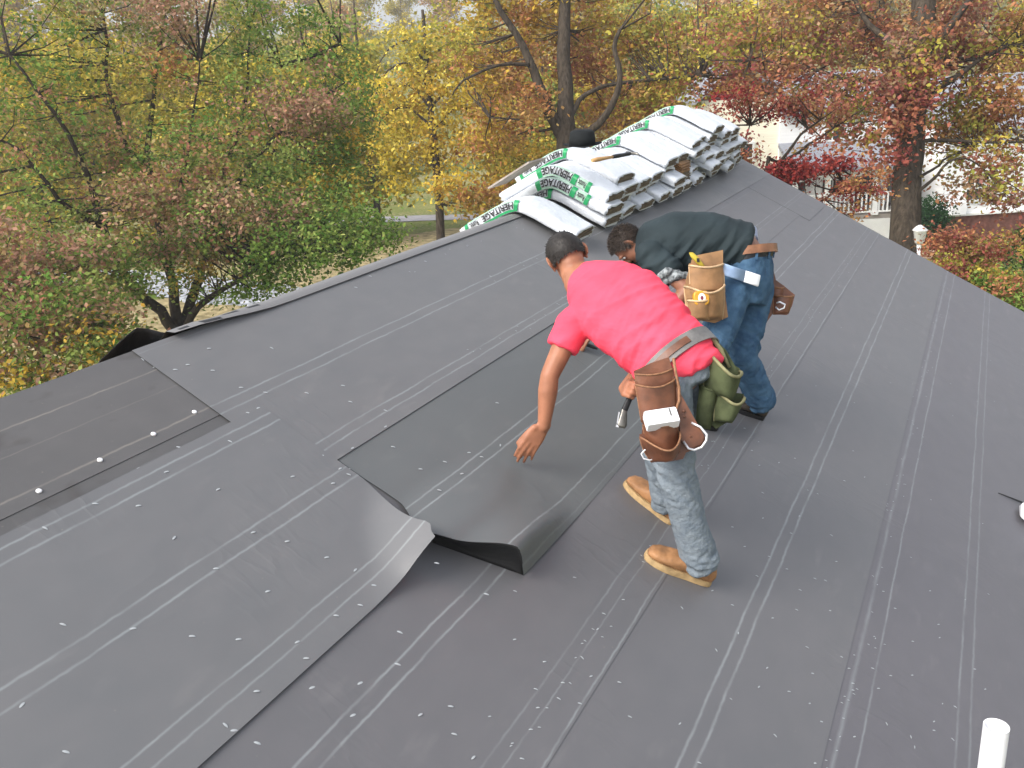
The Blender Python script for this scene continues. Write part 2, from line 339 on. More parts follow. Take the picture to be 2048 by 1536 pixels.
# ridge course, near end curled up
def cu(u, v, i): return u-max(0, u-.0)*.30*(1-sstep(-8.75, -8.1, v))
sheet('ridge_sheet', -.30, .125, -8.74, 0.016, .0195, felt('felt_ridge', [(.045, .003, .35)], (.145, .143, .143), (.175, .169, .165), wrinkle=.15), house, nu=14, nv=60, uf=cu,
      hf=lambda u, v, i, j: .022*(1-sstep(-8.65, -8.0, v))*sstep(U0-.1, U0+.03, u))
bm = bmesh.new()
near = [(500, 634, 4.34), (450, 648, 4.22), (400, 659, 4.12), (352, 667, 4.04), (322, 664, 4.0), (296, 657, 3.98), (274, 655, 3.95), (256, 668, 3.90), (236, 686, 3.86), (218, 704, 3.82), (200, 720, 3.78)]
def flap(i, j):
    x = j*(len(near)-1); k = min(int(x), len(near)-2); t = x-k; a = P(*near[k]).lerp(P(*near[k+1]), t)
    dn = Vector((-.10-.02*math.sin(x), 0, -.17)); return a+dn*i+Vector((-.03, 0, .0))*math.sin(math.pi*i)
g0 = grid(bm, flap, 8, 40)
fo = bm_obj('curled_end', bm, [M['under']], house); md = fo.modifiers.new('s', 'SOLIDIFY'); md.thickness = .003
# the loose strip the two men are laying
loose = thing('felt_strip', 'loose strip of dark roofing felt being laid, its near end curled up', 'roofing felt', tuple(Wr(1.4, -7, 0)))
def cl(u, v, i, j):
    k = 1-sstep(-8.75, -8.05, v); pf = .006*sstep(1.1, 1.25, u)+.09*sstep(1.28, 1.6, u)+.044*sstep(1.6, 1.8, u); pf *= 1-.96*sstep(1.80, 1.885, u)
    return pf*k+.004*math.sin(v*5+u*3)*sstep(1.5, 1.9, u)*(.3+k)
cf = sheet('strip', .86, 1.868, -8.72, -5.35, .0066, felt('felt_new', [(1.36, .006, 1), (1.412, .006, 1), (1.772, .006, 1), (1.85, .005, .35)], (.098, .105, .106), (.116, .121, .120), wrinkle=.3), loose, nu=60, nv=70, hf=cl,
      vf=lambda u, v, j: v-(.04+.13*sstep(1.3, 1.5, u))*(1-sstep(-8.7, -8.2, v))*(1-sstep(1.5, 1.87, u))+.02*sstep(1.80, 1.87, u), uf=lambda u, v, i: u+.006*math.sin(v*2.1)*i)
bm = bmesh.new()
def cend(i, j):
    u = 1.50+.345*i; v = -8.72-.17*(1-sstep(1.5, 1.87, u))+.02*sstep(1.80, 1.87, u); a = Wr(u, v, .0018+cl(u, -8.72, 0, 0)); b = RP(862+184*i, 1084+66*i, .003); c = a.lerp(b, j); return c-N*.012*math.sin(math.pi*j)*i+Vector((0, .02, 0))*math.sin(math.pi*j)
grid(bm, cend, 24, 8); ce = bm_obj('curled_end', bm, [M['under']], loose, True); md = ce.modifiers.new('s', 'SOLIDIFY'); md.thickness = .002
# ------------------------------------------------------------------ staples and cap nails
px3 = '963,20 1060,40 1225,42 1370,12 1400,77 1540,112 1540,176 1032,102 992,122 1060,152 1180,218 918,238 715,256 648,302 556,340 664,360 870,430 1290,292 1408,262 1572,254 1358,346 1392,342 1392,370 1438,393 1330,405 1168,378 1988,78 1875,278 1925,296 1778,316 1680,346 1842,372 1748,446 2000,247 380,488 552,496 178,586 694,624 1010,602 1146,638 1304,702 1418,752 1492,815 862,747 1068,838 1438,893 1342,935 250,972 530,988 766,1018 952,1030 1186,1041 1222,1106 86,1294 262,1482 1024,1238 898,1374 904,1474 992,1531 1710,795 1907,915 1549,1100 1532,1244 1210,1306 1387,1314 1681,1324 1354,1450 1803,1291 1817,1402 1893,1495'
px4 = '250,775 12,830 445,864 367,920 342,981 280,1096 203,1196 316,1170 187,1260 103,1296 271,1279 472,1331 75,1383 40,1500 430,1193 10,1023 95,1222 130,1112 680,895 802,826 882,884 905,996 817,1064 1021,1135 988,1211 1109,1230 1181,1053 1204,1156 1192,1276 1053,1406 672,1358 750,1515 1043,936 1139,903 1212,778 1254,786 1153,824 1100,740 1298,710 931,650 1278,605 882,572 1004,536 1003,435 1330,387 1411,372 980,768 1029,690 1150,528 1117,597 1240,1349 1214,1515 1274,905 1320,1090 1350,1136 1366,1196 1366,1223 1372,1409 1500,1357 1468,1216 1445,1136 1534,896 1487,828 1674,826 1708,960 1712,1013 1605,1028 1517,1165 1603,1163 1597,1409 1612,1450 1690,1384 1765,1420 1690,1348 1775,1290 1853,1139 1895,1219 960,266 1132,297 990,325 1068,314 930,178 1365,268'
px1 = '1420,1100 1422,1155 1085,1398 835,1400 750,1465 700,1485 850,1488 570,1440 620,1472 1310,1145 1480,1110 1960,1110 1700,1050'
def lst(s, ox, oy): return [(float(a.split(',')[0])/2+ox, float(a.split(',')[1])/2+oy) for a in s.split()]
spots = [(uvof(RP(*p)), 1) for p in lst(px3, 0, 768)+lst(px1, 0, 0)]+[(uvof(RP(*p)), 0) for p in lst(px4, 1024, 768)]
rs = random.Random(5)
for _ in range(200):
    v = rs.uniform(-9.4, -.4); u = rs.choice([rs.uniform(1.95, 4.2), 3.17+rs.gauss(0, .04), 3.17+rs.gauss(0, .04), 2.2+rs.gauss(0, .03)])
    spots.append(((u, v), 2))
for _ in range(46): spots.append(((rs.choice([.07, .2, .52, .92]) + rs.gauss(0, .02), rs.uniform(-7.5, -5.6)), 2))
def top_h(u, v):
    if -8.9 < v and u < 1.0: return .0075
    if v <= -8.8 and u > .62 and u < 1.56: return .010+bl(u, v, 0, 0)
    if v <= -8.9 and u <= .6: return .003
    if u < 1.868 and v < -5.4: return .003+cl(u, v, 0, 0)
    if u < 1.5 and v > -5.2: return .003
    if u < 2.31: return .001
    return -.001 if u < 3.0 else -.0035
def staple_mesh(w, l):
    bm = bmesh.new(); pts = [(-l/2, .15, -.0006), (-l*.3, .8, .0006), (0, 1, .0010), (l*.3, .8, .0006), (l/2, .15, -.0006)]
    a = [bm.verts.new((x, -w/2*y, z)) for x, y, z in pts]; b = [bm.verts.new((x, w/2*y, z)) for x, y, z in pts]; c = [bm.verts.new((x, -w/2*y, z-.0006)) for x, y, z in pts]; d = [bm.verts.new((x, w/2*y, z-.0006)) for x, y, z in pts]
    for i in range(4):
        bm.faces.new((a[i], a[i+1], b[i+1], b[i])); bm.faces.new((c[i+1], c[i], d[i], d[i+1])); bm.faces.new((a[i+1], a[i], c[i], c[i+1])); bm.faces.new((b[i], b[i+1], d[i+1], d[i]))
    bmesh.ops.recalc_face_normals(bm, faces=bm.faces); me = bpy.data.meshes.new('staple'); bm.to_mesh(me); bm.free(); me.materials.append(M['staple']); return me
sm = [staple_mesh(.0070, .020), staple_mesh(.0050, .0165)]
base_rot = Matrix((( DU.x, 0, N.x), (DU.y, 1, N.y), (DU.z, 0, N.z))).to_3x3()
rest = bmesh.new()
hl = wloc(house)
for k, ((u, v), big) in enumerate(spots):
    p = Wr(u, v, top_h(u, v)+.001); ang = rs.gauss(.9, .5) if big == 1 else rs.gauss(.7, .5)
    rot = (base_rot @ Matrix.Rotation(ang, 3, 'Z'))
    if k < 100:
        o = bpy.data.objects.new('staple', sm[0 if big == 1 else 1]); C.objects.link(o); o.parent = house; o.location = p-hl; o.rotation_euler = rot.to_euler()
    else:
        t = bmesh.new(); t.from_mesh(sm[0 if big == 1 else 1]); 
        sc = 1 if big < 2 else .75
        t.transform(Matrix.Translation(p) @ rot.to_4x4() @ Matrix.Scale(sc, 4)); tm = bpy.data.meshes.new('t'); t.to_mesh(tm); t.free(); rest.from_mesh(tm); bpy.data.meshes.remove(tm)
ro = bm_obj('staple_rows', rest, M['staple'], house); ro['kind'] = 'stuff'
nl = None
for p in ((389, 824), (307, 868), (200, 920), (78, 982)):
    q = RP(*p, .004); bm = bmesh.new()
    tube(bm, [q-N*.002, q+N*.0025, q+N*.0045], [.0095, .0095, .005], 14); bm_obj('cap_nail', bm, M['pipe'], house)
# scuffs: dark specks on the old sheet are in its material
# ------------------------------------------------------------------ vent pipes
def vent(px, py, zc, r, label, name='vent_pipe'):
    top = P(px, py, zc); q = top-APEX; h = q.dot(N); base = top-Vector((0, 0, h/N.z+.02))
    t = thing(name, label, 'vent pipe', tuple(base))
    bm = bmesh.new(); loft(bm, [(base, Vector((r, 0, 0)), Vector((0, r, 0))), (top, Vector((r, 0, 0)), Vector((0, r, 0)))], 32, False)
    loft(bm, [(top, Vector((r, 0, 0)), Vector((0, r, 0))), (top, Vector((r*.86, 0, 0)), Vector((0, r*.86, 0))), (top-Vector((0, 0, .3)), Vector((r*.86, 0, 0)), Vector((0, r*.86, 0)))], 32, False)
    bm_obj('pipe', bm, M['pipe'], t)
    bm = bmesh.new(); b2 = base+Vector((0, 0, .02))
    loft(bm, [(b2+N*.001, DU*.16, DV*.16, 6), (b2+N*.012, DU*.155, DV*.155, 6), (b2+N*.016, DU*(r*1.5), DV*(r*1.5)), (b2+Vector((0, 0, .09)), Vector((r*1.03, 0, 0)), Vector((0, r*1.03, 0)))], 32); bm_obj('boot_flashing', bm, M['black'], t)
    return t
vent(1993, 1452, 2.95, .0385, 'white plastic vent pipe standing on the felt at the lower right corner')
# small white flashing beside the right edge with a lifted dark seam
q = RP(2072, 1040, .02); t = thing('roof_vent', 'white vent cap on the felt at the right edge of the roof', 'vent', tuple(q))
bm = bmesh.new(); loft(bm, [(q, DU*.11, DV*.11, 5), (q+N*.03, DU*.105, DV*.105, 5), (q+N*.05, DU*.07, DV*.07, 4), (q+N*.055, DU*.03, DV*.03)], 28); bm_obj('cap', bm, M['pipe'], t)
bm = bmesh.new(); a, b = RP(1996, 987, .006), RP(2110, 1032, .006); w = (b-a).normalized().cross(N)*.012
vs = [bm.verts.new(x) for x in (a, b+w*1.6, b-w, a-w*.3+N*.006, b-w*.4+N*.012)]; bm.faces.new((vs[0], vs[1], vs[4], vs[3])); bm.faces.new((vs[3], vs[4], vs[2]))
bm_obj('lap_fold', bm, M['under'], house)
# ================================================================== shingle bundles draped over the ridge
BW, BT, BL = .335, .087, 1.0
tt = math.tan(TH)
def cpath(s, c=0):
    x = s*math.cos(TH)*1.02; return x, c-tt*(math.sqrt(x*x+.0064)-.08)
def bundle_mesh(seed):
    r = random.Random(seed); bm = bmesh.new(); n = 26; K = 26
    off = [r.uniform(0, 100) for _ in range(3)]
    def ring(s, grow=1.0, inset=0):
        x, z = cpath(s); x2, z2 = cpath(s+.01); T = Vector((x2-x, 0, z2-z)).normalized(); Nn = Vector((-T.z, 0, T.x)); out = []
        for k in range(n):
            a = 2*math.pi*k/n; ca, sa = math.cos(a), math.sin(a); q = 5.5
            yy = math.copysign(abs(ca)**(2/q), ca)*BW/2*grow; zz = math.copysign(abs(sa)**(2/q), sa)*BT/2*grow
            w = noise.noise(Vector((s*7+off[0], yy*9, zz*12+off[1])))
            e = sstep(.36, .52, abs(s)); zz *= 1-.18*e*abs(ca)**2+.10*e*noise.noise(Vector((off[2], k*.35, abs(s)*4)))
            yy += .006*w+.004*noise.noise(Vector((s*30+off[2], k*.7, 0)))*(.4+e*2.2); zz += .005*w*(1+e)
            out.append(Vector((x, yy, z))+Nn*zz+T*inset)
        return out
    rows = []
    for i in range(K+1):
        s = -BL/2+BL*i/K; rows.append([bm.verts.new(p) for p in ring(s)])
    for a, b in zip(rows, rows[1:]):
        for k in range(n): bm.faces.new((a[k], a[(k+1) % n], b[(k+1) % n], b[k])).smooth = True
    for sgn, row in ((-1, rows[0]), (1, rows[-1])):
        # ruffled wrap lip then turned in over the shingles
        lip = []
        for k, p in enumerate(ring(sgn*(BL/2), .99)):
            j = .024+.034*noise.noise(Vector((k*.9, off[0], sgn))); T = Vector((sgn*math.cos(TH), 0, -math.sin(TH)))
            lip.append(bm.verts.new(p+T*max(.004, j)))
        inn = []
        cx = sum((v.co for v in row), Vector())/n
        for k, v in enumerate(row):
            f = .84+.14*noise.noise(Vector((k*.5, off[1], sgn*3))); inn.append(bm.verts.new(cx.lerp(v.co, f)))
        for a, b in ((row, lip), (lip, inn)):
            for k in range(n):
                q = (a[k], a[(k+1) % n], b[(k+1) % n], b[k]); bm.faces.new(q if sgn > 0 else q[::-1]).smooth = True
    w = bmesh.new(); me = bpy.data.meshes.new('wrapper'); bmesh.ops.recalc_face_normals(bm, faces=bm.faces); bm.to_mesh(me); bm.free(); me.materials.append(M['wrap'])
    ends = []
    for sgn in (-1, 1):
        b2 = bmesh.new(); x, z = cpath(sgn*(BL/2-.01)); T = Vector((sgn*math.cos(TH), 0, -math.sin(TH))); Nn = Vector((sgn*math.sin(TH), 0, math.cos(TH)))
        for q in range(8):   # the shingle edges, one thin slab each
            y0 = r.uniform(-.006, .006); e = r.uniform(-.006, .008)
            box(b2, Vector((x, y0, z))+T*(.003+e)+Nn*((q-3.5)*BT*.78/8), (.05, BW*(.86-.03*abs(q-3.5)), BT*.78/8*.9), (T, Vector((0, 1, 0)), Nn))
        me2 = bpy.data.meshes.new('shingles'); bmesh.ops.recalc_face_normals(b2, faces=b2.faces); b2.to_mesh(me2); b2.free(); me2.materials.append(M['shingle']); ends.append(me2)
    return me, ends
BM = [bundle_mesh(40+i) for i in range(5)]
def text_mesh(body, size, bold=.0):
    cu_ = bpy.data.curves.new('t', 'FONT'); cu_.body = body; cu_.size = size; cu_.offset = bold; cu_.resolution_u = 3
    o = bpy.data.objects.new('t', cu_); C.objects.link(o); dg = bpy.context.evaluated_depsgraph_get(); dg.update()
    me = bpy.data.meshes.new_from_object(o.evaluated_get(dg)); bpy.data.objects.remove(o); return me
# band lies on the side facing down the ridge (towards -y) and folds a little over the top
def on_band(s, t, lift):
    x, z = cpath(s); x2, z2 = cpath(s+.01); T = Vector((x2-x, 0, z2-z)).normalized(); Nn = Vector((-T.z, 0, T.x))
    # t: 0 = bottom edge of the side, 1 = on the top face 35 mm in; path around the rounded corner
    hgt = .088; 
    d = t*hgt; side = .060
    if d < side: y = -BW/2-.006-lift+.002*0; nz = -BT/2+.012+d; 
    else: y = -BW/2-.004+(d-side)*1.0-lift*.3; nz = BT/2+.003+lift
    a = sstep(side-.014, side+.012, d); y = -BW/2-.0085-lift+max(0, d-side+.004)*a; nz = min(-BT/2+.012+d, BT/2+.0035+lift)
    return Vector((x, y, z))+Nn*nz
def label_parts(s0, s1, segs, words, parent, name='label'):
    bm = bmesh.new(); tot = s1-s0
    for a, b, t0, t1, mi in segs:
        nn = max(2, int(abs(b-a)*tot*40))
        grid(bm, lambda i, j: on_band(s0+tot*(a+(b-a)*i), t0+(t1-t0)*j, .0006 if mi != 1 else .0003), nn, 8, mi)
    for body, a, b, t0, t1, mi in words:       # upside down: read from the right end to the left, tops towards the low edge
        me = text_mesh(body, 1.0, .028); co = np.empty(len(me.vertices)*3); me.vertices.foreach_get('co', co); co = co.reshape(-1, 3); mn, mx_ = co.min(0), co.max(0)
        t = bmesh.new(); t.from_mesh(me); bmesh.ops.subdivide_edges(t, edges=[e for e in t.edges if e.calc_length() > .25], cuts=3)
        bmesh.ops.triangulate(t, faces=t.faces)
        for v in t.verts:
            fx = (v.co.x-mn[0])/(mx_[0]-mn[0]); fy = (v.co.y-mn[1])/(mx_[1]-mn[1]); v.co = on_band(s0+tot*(b+(a-b)*fx), t1+(t0-t1)*fy, .0016)
        for f in t.faces: f.material_index = mi
        tm = bpy.data.meshes.new('t'); t.to_mesh(tm); t.free(); bm.from_mesh(tm)
    me = bpy.data.meshes.new(name); bmesh.ops.recalc_face_normals(bm, faces=bm.faces); bm.to_mesh(me); bm.free()
    for m in (M['green'], M['palegreen'], M['ink'], M['wrap']): me.materials.append(m)
    return me
LA = label_parts(-.46, .03, [(0, .06, .05, .85, 0), (.06, .93, 0, .18, 0), (.06, .93, .80, .97, 1), (.93, 1, .05, 1, 0)], [('HERITAGE', .34, .92, .24, .76, 2), ('Rustic', .10, .26, .26, .72, 2)], None)
LB = label_parts(-.13, .36, [(0, .09, .05, 1, 0), (.09, .66, .0, .16, 1), (.09, .66, .84, 1, 1), (.66, .75, .05, 1, 0), (.77, .93, .1, .9, 1), (.93, 1, .05, 1, 0)], [('HERITAGE', .10, .65, .18, .82, 2), ('Rustic', .78, .92, .25, .75, 2)], None)
GRP = 'wrapped shingle bundles stacked over the ridge'
ORD = ['bottom', 'second', 'third', 'fourth', 'fifth', 'topmost']
PILE = ['pile nearest the workers', 'second pile from the near end', 'third pile from the near end', 'pile just behind the hat', 'fifth pile from the near end', 'pile with the torn brown pack', 'pile beyond the torn pack', 'eighth pile from the near end', 'pile under the highest bundles', 'third pile from the far end', 'second pile from the far end', 'pile at the far gable end']
rb = random.Random(3)
def bundle(v, k, label, yaw=None, lab=None, dx=0, dz=0):
    me, ends = BM[rb.randrange(5)]
    t = thing('shingle_bundle', label, 'shingle bundle', (X0+dx, v, RZ+.014+BT/2+k*BT*1.0+dz), GRP); t.rotation_euler.z = yaw if yaw is not None else rb.gauss(0, .05)
    for nm, m in (('wrapper', me), ('shingles', ends[0]), ('shingles', ends[1])):
        o = bpy.data.objects.new(nm, m); C.objects.link(o); o.parent = t
    if lab: o = bpy.data.objects.new('label', lab); C.objects.link(o); o.parent = t
    return t
bundle(-5.30, 0, 'white shingle bundle lying alone over the ridge, nearest the workers', -.02, LA, .02)
vs_ = [-4.66, -4.26, -3.89, -3.50, -3.10, -2.72, -2.34, -1.97, -1.60, -1.22, -.84, -.47]
ns_ = [3, 4, 3, 3, 4, 4, 5, 5, 6, 5, 5, 4]
for i, (v, n_) in enumerate(zip(vs_, ns_)):
    for k in range(n_):
        nm = 'top' if k == n_-1 else ORD[k]
        lab = {(0, 0): LA, (0, 1): LB, (0, 2): LB, (1, 3): LA, (4, 3): LA, (6, 4): LA, (8, 5): LA}.get((i, k))
        dx = rb.gauss(0, .045)+(.03 if (i, k) in ((0, 0), (0, 1), (0, 2)) else 0); 
        if (i, k) == (1, 3): dx = -.03
        if i == 5 and k in (1, 2): continue
        extra = {LA: ', green lettered band on its near side', LB: ', green lettered band running to its right end'}.get(lab, '') if lab else ''
        lb = f'shingle bundle with a green lettered band, {nm} in the {PILE[i]}' if lab else f'white wrapped shingle bundle, {nm} one in the {PILE[i]}'
        bundle(v+rb.gauss(0, .022), k, lb, None, lab, dx)
# torn pack showing brown board
for k, lb in ((1, 'torn brown shingle pack, lower of the two pushed into the gap of the pile'), (2, 'torn brown shingle pack, upper of the two pushed into the gap of the pile')):
    t = thing('shingle_pack', lb, 'shingle pack', (X0, vs_[5], RZ+.014+BT/2+k*BT), 'torn shingle packs')
    bm = bmesh.new()
    for q in range(8):
        def fn(i, j, q=q):
            x, z = cpath(-.5+1.02*i, (q-3.5)*BT/8); return Vector((x+.01*math.sin(q*9), (j-.5)*(BW*.86)+.006*math.sin(q*5), z))
        g = grid(bm, fn, 16, 1, 0, False)
    ob = bm_obj('shingles', bm, M['leather2'] if k == 2 else M['shingle'], t, recalc=True)
    sm_ = ob.modifiers.new('s', 'SOLIDIFY'); sm_.thickness = .0085; sm_.offset = 0
# ------------------------------------------------------------------ hat, hammer, knife and board on the bundles
hp = P(1165, 291, 6.95); t = thing('hat', 'black brimmed hat lying on top of the shingle bundles', 'hat', tuple(hp))
bm = bmesh.new(); X, Y = RT.copy(), (RT.cross(Vector((0, 0, 1)))*-1).normalized(); X.z = 0; X.normalize(); Z = Vector((0, 0, 1))
loft(bm, [(hp+Z*.0, X*.100, Y*.12), (hp+Z*.055, X*.098, Y*.112), (hp+Z*.100, X*.090, Y*.10), (hp+Z*.112, X*.07, Y*.08), (hp+Z*.10, X*.03, Y*.05)], 32); bm_obj('crown', bm, M['felthat'], t, True)
bm = bmesh.new()
grid(bm, lambda i, j: hp+(X*math.cos(i*2*math.pi)+Y*math.sin(i*2*math.pi)*1.15)*(.09+.055*j)+Z*(.004+.022*j*j*abs(math.cos(i*2*math.pi))-.008*j), 40, 4)
ob = bm_obj('brim', bm, M['felthat'], t, True); sm_ = ob.modifiers.new('s', 'SOLIDIFY'); sm_.thickness = .003
for o in bpy.data.objects:
    if o.name.startswith('shingles') and o.parent and o.parent.name.startswith('shingle_pack'): o.data.transform(Matrix.Translation(o.parent.location))
a, b = P(1184, 321, 6.72), P(1268, 306, 6.98); t = thing('hammer', 'hammer with a pale wooden handle lying across the shingle bundles', 'hammer', tuple((a+b)/2))
d = (b-a); m_ = a+d*.48
bm = bmesh.new(); tube(bm, [a, a+d*.12, a+d*.3, m_], [.013, .017, .013, .011], 12); bm_obj('handle', bm, M['wood'], t)
bm = bmesh.new(); tube(bm, [m_, m_+d*.1, b-d*.1], [.014, .016, .013], 10); bm_obj('grip', bm, M['black'], t)
bm = bmesh.new(); e = b-d*.06; s_ = d.normalized().cross(Vector((0, 0, 1))).normalized(); tube(bm, [e-s_*.05, e-s_*.02, e+s_*.02, e+s_*.055, e+s_*.085+Vector((0, 0, -.012))], [.016, .013, .012, .010, .003], 10); bm_obj('head', bm, M['steel'], t)
bm = bmesh.new(); c = P(1034, 346, 6.95); box(bm, c, (.40, .30, .012), ((surf(-1, 0)-surf(0, 0)).normalized(), Vector((0, 1, 0)), Vector((-N.x, 0, N.z))))
bmesh.ops.bevel(bm, geom=bm.edges[:], offset=.002)
o = bm_obj('board', bm, M['graywood']); tag(o, 'flat weathered grey board lying against the shingle bundles on the far side of the ridge', 'board')
# ================================================================== people
def orth(a, s): a = a-s*a.dot(s); return a.normalized()
def img(dx, dy, k=0): return RT*dx-UP*dy+FW*k
def hand(bm, W, D, A, Nn, curls, s=1.0, thumb=(.6, .5, .5), spread=.04, sd=1):
    """W wrist, D finger direction, A across the palm towards the little finger, Nn palm side"""
    D, A, Nn = D.normalized(), A.normalized(), Nn.normalized()
    loft(bm, [(W-D*.02*s, A*.027*s, Nn*.020*s, 2.4), (W+D*.015*s, A*.031*s, Nn*.017*s, 2.6), (W+D*.05*s, A*.040*s, Nn*.015*s, 3), (W+D*.088*s, A*.042*s, Nn*.013*s, 3), (W+D*.098*s, A*.038*s, Nn*.010*s, 3)], 20)
    L = [(.044, .027, .021), (.049, .031, .022), (.045, .029, .021), (.035, .022, .019)]
    for i in range(4):
        o = (i-1.5)*.0205*s; p = W+D*(.090-.004*abs(i-1.2))*s+A*o; ph = 0; d0 = (D+A*((i-1.5)*spread)).normalized(); pts = [p-D*.02*s, p]; rr = [.0098*s, .0098*s]
        for q in range(3):
            ph += curls[i][q]; d = d0*math.cos(ph)+Nn*math.sin(ph); p = p+d*L[i][q]*s; pts.append(p); rr.append((.0094, .0084, .0074)[q]*s*(1 if i < 3 else .9))
        limb(bm, pts, rr)
    b = W+D*.028*s-A*.030*s; d1 = (D*thumb[0]-A*thumb[1]+Nn*thumb[2]).normalized(); p1 = b+d1*.045*s; d2 = (d1+D*.35+Nn*.25).normalized(); p2 = p1+d2*.032*s; p3 = p2+(d2+D*.3).normalized()*.026*s
    limb(bm, [b, p1, p2, p3], [.016*s, .0125*s, .0105*s, .009*s])
def head(bm, c, U, F, Rt, s=1.0, nk=None):
    """c centre of the skull; U crown, F face, Rt the person's right"""
    ball(bm, c+U*.012*s-F*.012*s, (.077*s, .097*s, .088*s), (Rt, F, U), 24, 16)
    ball(bm, c-U*.045*s+F*.025*s, (.062*s, .066*s, .070*s), (Rt, F, U), 20, 12)
    ball(bm, c-U*.094*s+F*.055*s, (.032*s, .030*s, .024*s), (Rt, F, U))
    limb(bm, [c+U*.006*s+F*.084*s, c-U*.03*s+F*.108*s], [.010*s, .0155*s])
    ball(bm, c-U*.064*s+F*.088*s, (.024*s, .012*s, .006*s), (Rt, F, U)); ball(bm, c-U*.072*s+F*.086*s, (.021*s, .011*s, .006*s), (Rt, F, U))
    limb(bm, [c+U*.022*s+F*.077*s-Rt*.045*s, c+U*.026*s+F*.088*s-Rt*.018*s], [.010*s, .010*s]); limb(bm, [c+U*.022*s+F*.077*s+Rt*.045*s, c+U*.026*s+F*.088*s+Rt*.018*s], [.010*s, .010*s])
    for q in (-1, 1):
        e = c+Rt*q*.079*s-U*.012*s-F*.010*s; ax = (Rt*q*.55-F*.85).normalized(); w = ax.cross(U).normalized()
        ball(bm, e+ax*.012*s+U*.006*s, (.022*s, .0065*s, .035*s), (ax, w, U)); ball(bm, e-U*.026*s+F*.002*s, (.010*s, .006*s, .014*s), (ax, w, U))
    if nk: limb(bm, [c-U*.05*s-F*.028*s]+nk[0], [.058*s]+nk[1])
def eyes(parent, c, U, F, Rt, s=1):
    for q in (-1, 1):
        bm = bmesh.new(); ball(bm, c+F*.074*s+Rt*q*.030*s+U*.004*s, .0095*s); ob = bm_obj('eye', bm, [M['white'], M['black']], parent, True)
        for p in ob.data.polygons:
            if (p.center+Vector(wloc(parent))-(c+F*.074*s+Rt*q*.030*s+U*.004*s)).normalized().dot(F) > .6: p.material_index = 1
def haircap(name, parent, c, U, F, Rt, s, m, low, length, nst, spiky, seed):
    bm = bmesh.new(); r = random.Random(seed)
    def inside(d):
        f, u, x = d.dot(F), d.dot(U), abs(d.dot(Rt)); lim = low+(.62-low)*sstep(-.2, .75, f)+ (.10 if x > .75 else 0)*sstep(.0, -.4, f)
        return u > lim
    def skull(d, g=0): return c+U*.012*s-F*.012*s+Rt*d.dot(Rt)*(.077*s+g)+F*d.dot(F)*(.097*s+g)+U*d.dot(U)*(.088*s+g)
    nu, nv = 64, 40; vs = {}
    for j in range(nv+1):
        for i in range(nu):
            t, a = math.pi*j/nv, 2*math.pi*i/nu; d = Rt*math.sin(t)*math.cos(a)+F*math.sin(t)*math.sin(a)+U*math.cos(t)
            k = inside(d); vs[i, j] = (d, k)
    vv = {}
    def V(i, j):
        i %= nu
        if (i, j) not in vv: d = vs[i, j][0]; vv[i, j] = bm.verts.new(skull(d, .006*s+.0025*noise.noise(d*14)))
        return vv[i, j]
    for j in range(nv):
        for i in range(nu):
            if vs[i, j][1] or vs[(i+1) % nu, j+1][1]:
                q = [V(i, j), V(i+1, j), V(i+1, j+1), V(i, j+1)]; bm.faces.new(q).smooth = True
    for _ in range(nst):
        while True:
            d = Vector((r.gauss(0, 1), r.gauss(0, 1), r.gauss(0, 1))).normalized()
            if inside(d): break
        p = skull(d, .004*s); comb = (F*.5-U*.5*sstep(.9, .2, d.dot(U))+Rt*.2*r.uniform(-1, 1)); g = (d*(spiky)+comb*(1-spiky)*.9+Vector((r.gauss(0, .16), r.gauss(0, .16), r.gauss(0, .16)))).normalized()
        Lh = length*s*r.uniform(.6, 1.2); w = g.cross(d); w = (w if w.length > .1 else g.cross(Rt)).normalized()*(.0016*s if spiky < .5 else .0024*s)
        a, b = bm.verts.new(p-w), bm.verts.new(p+w); c1, c2 = bm.verts.new(p+g*Lh*.55-w*.8), bm.verts.new(p+g*Lh*.55+w*.8); e = bm.verts.new(p+g*Lh+comb*Lh*.25)
        bm.faces.new((a, b, c2, c1)); bm.faces.new((c1, c2, e))
    return bm_obj(name, bm, m, parent, False, False)
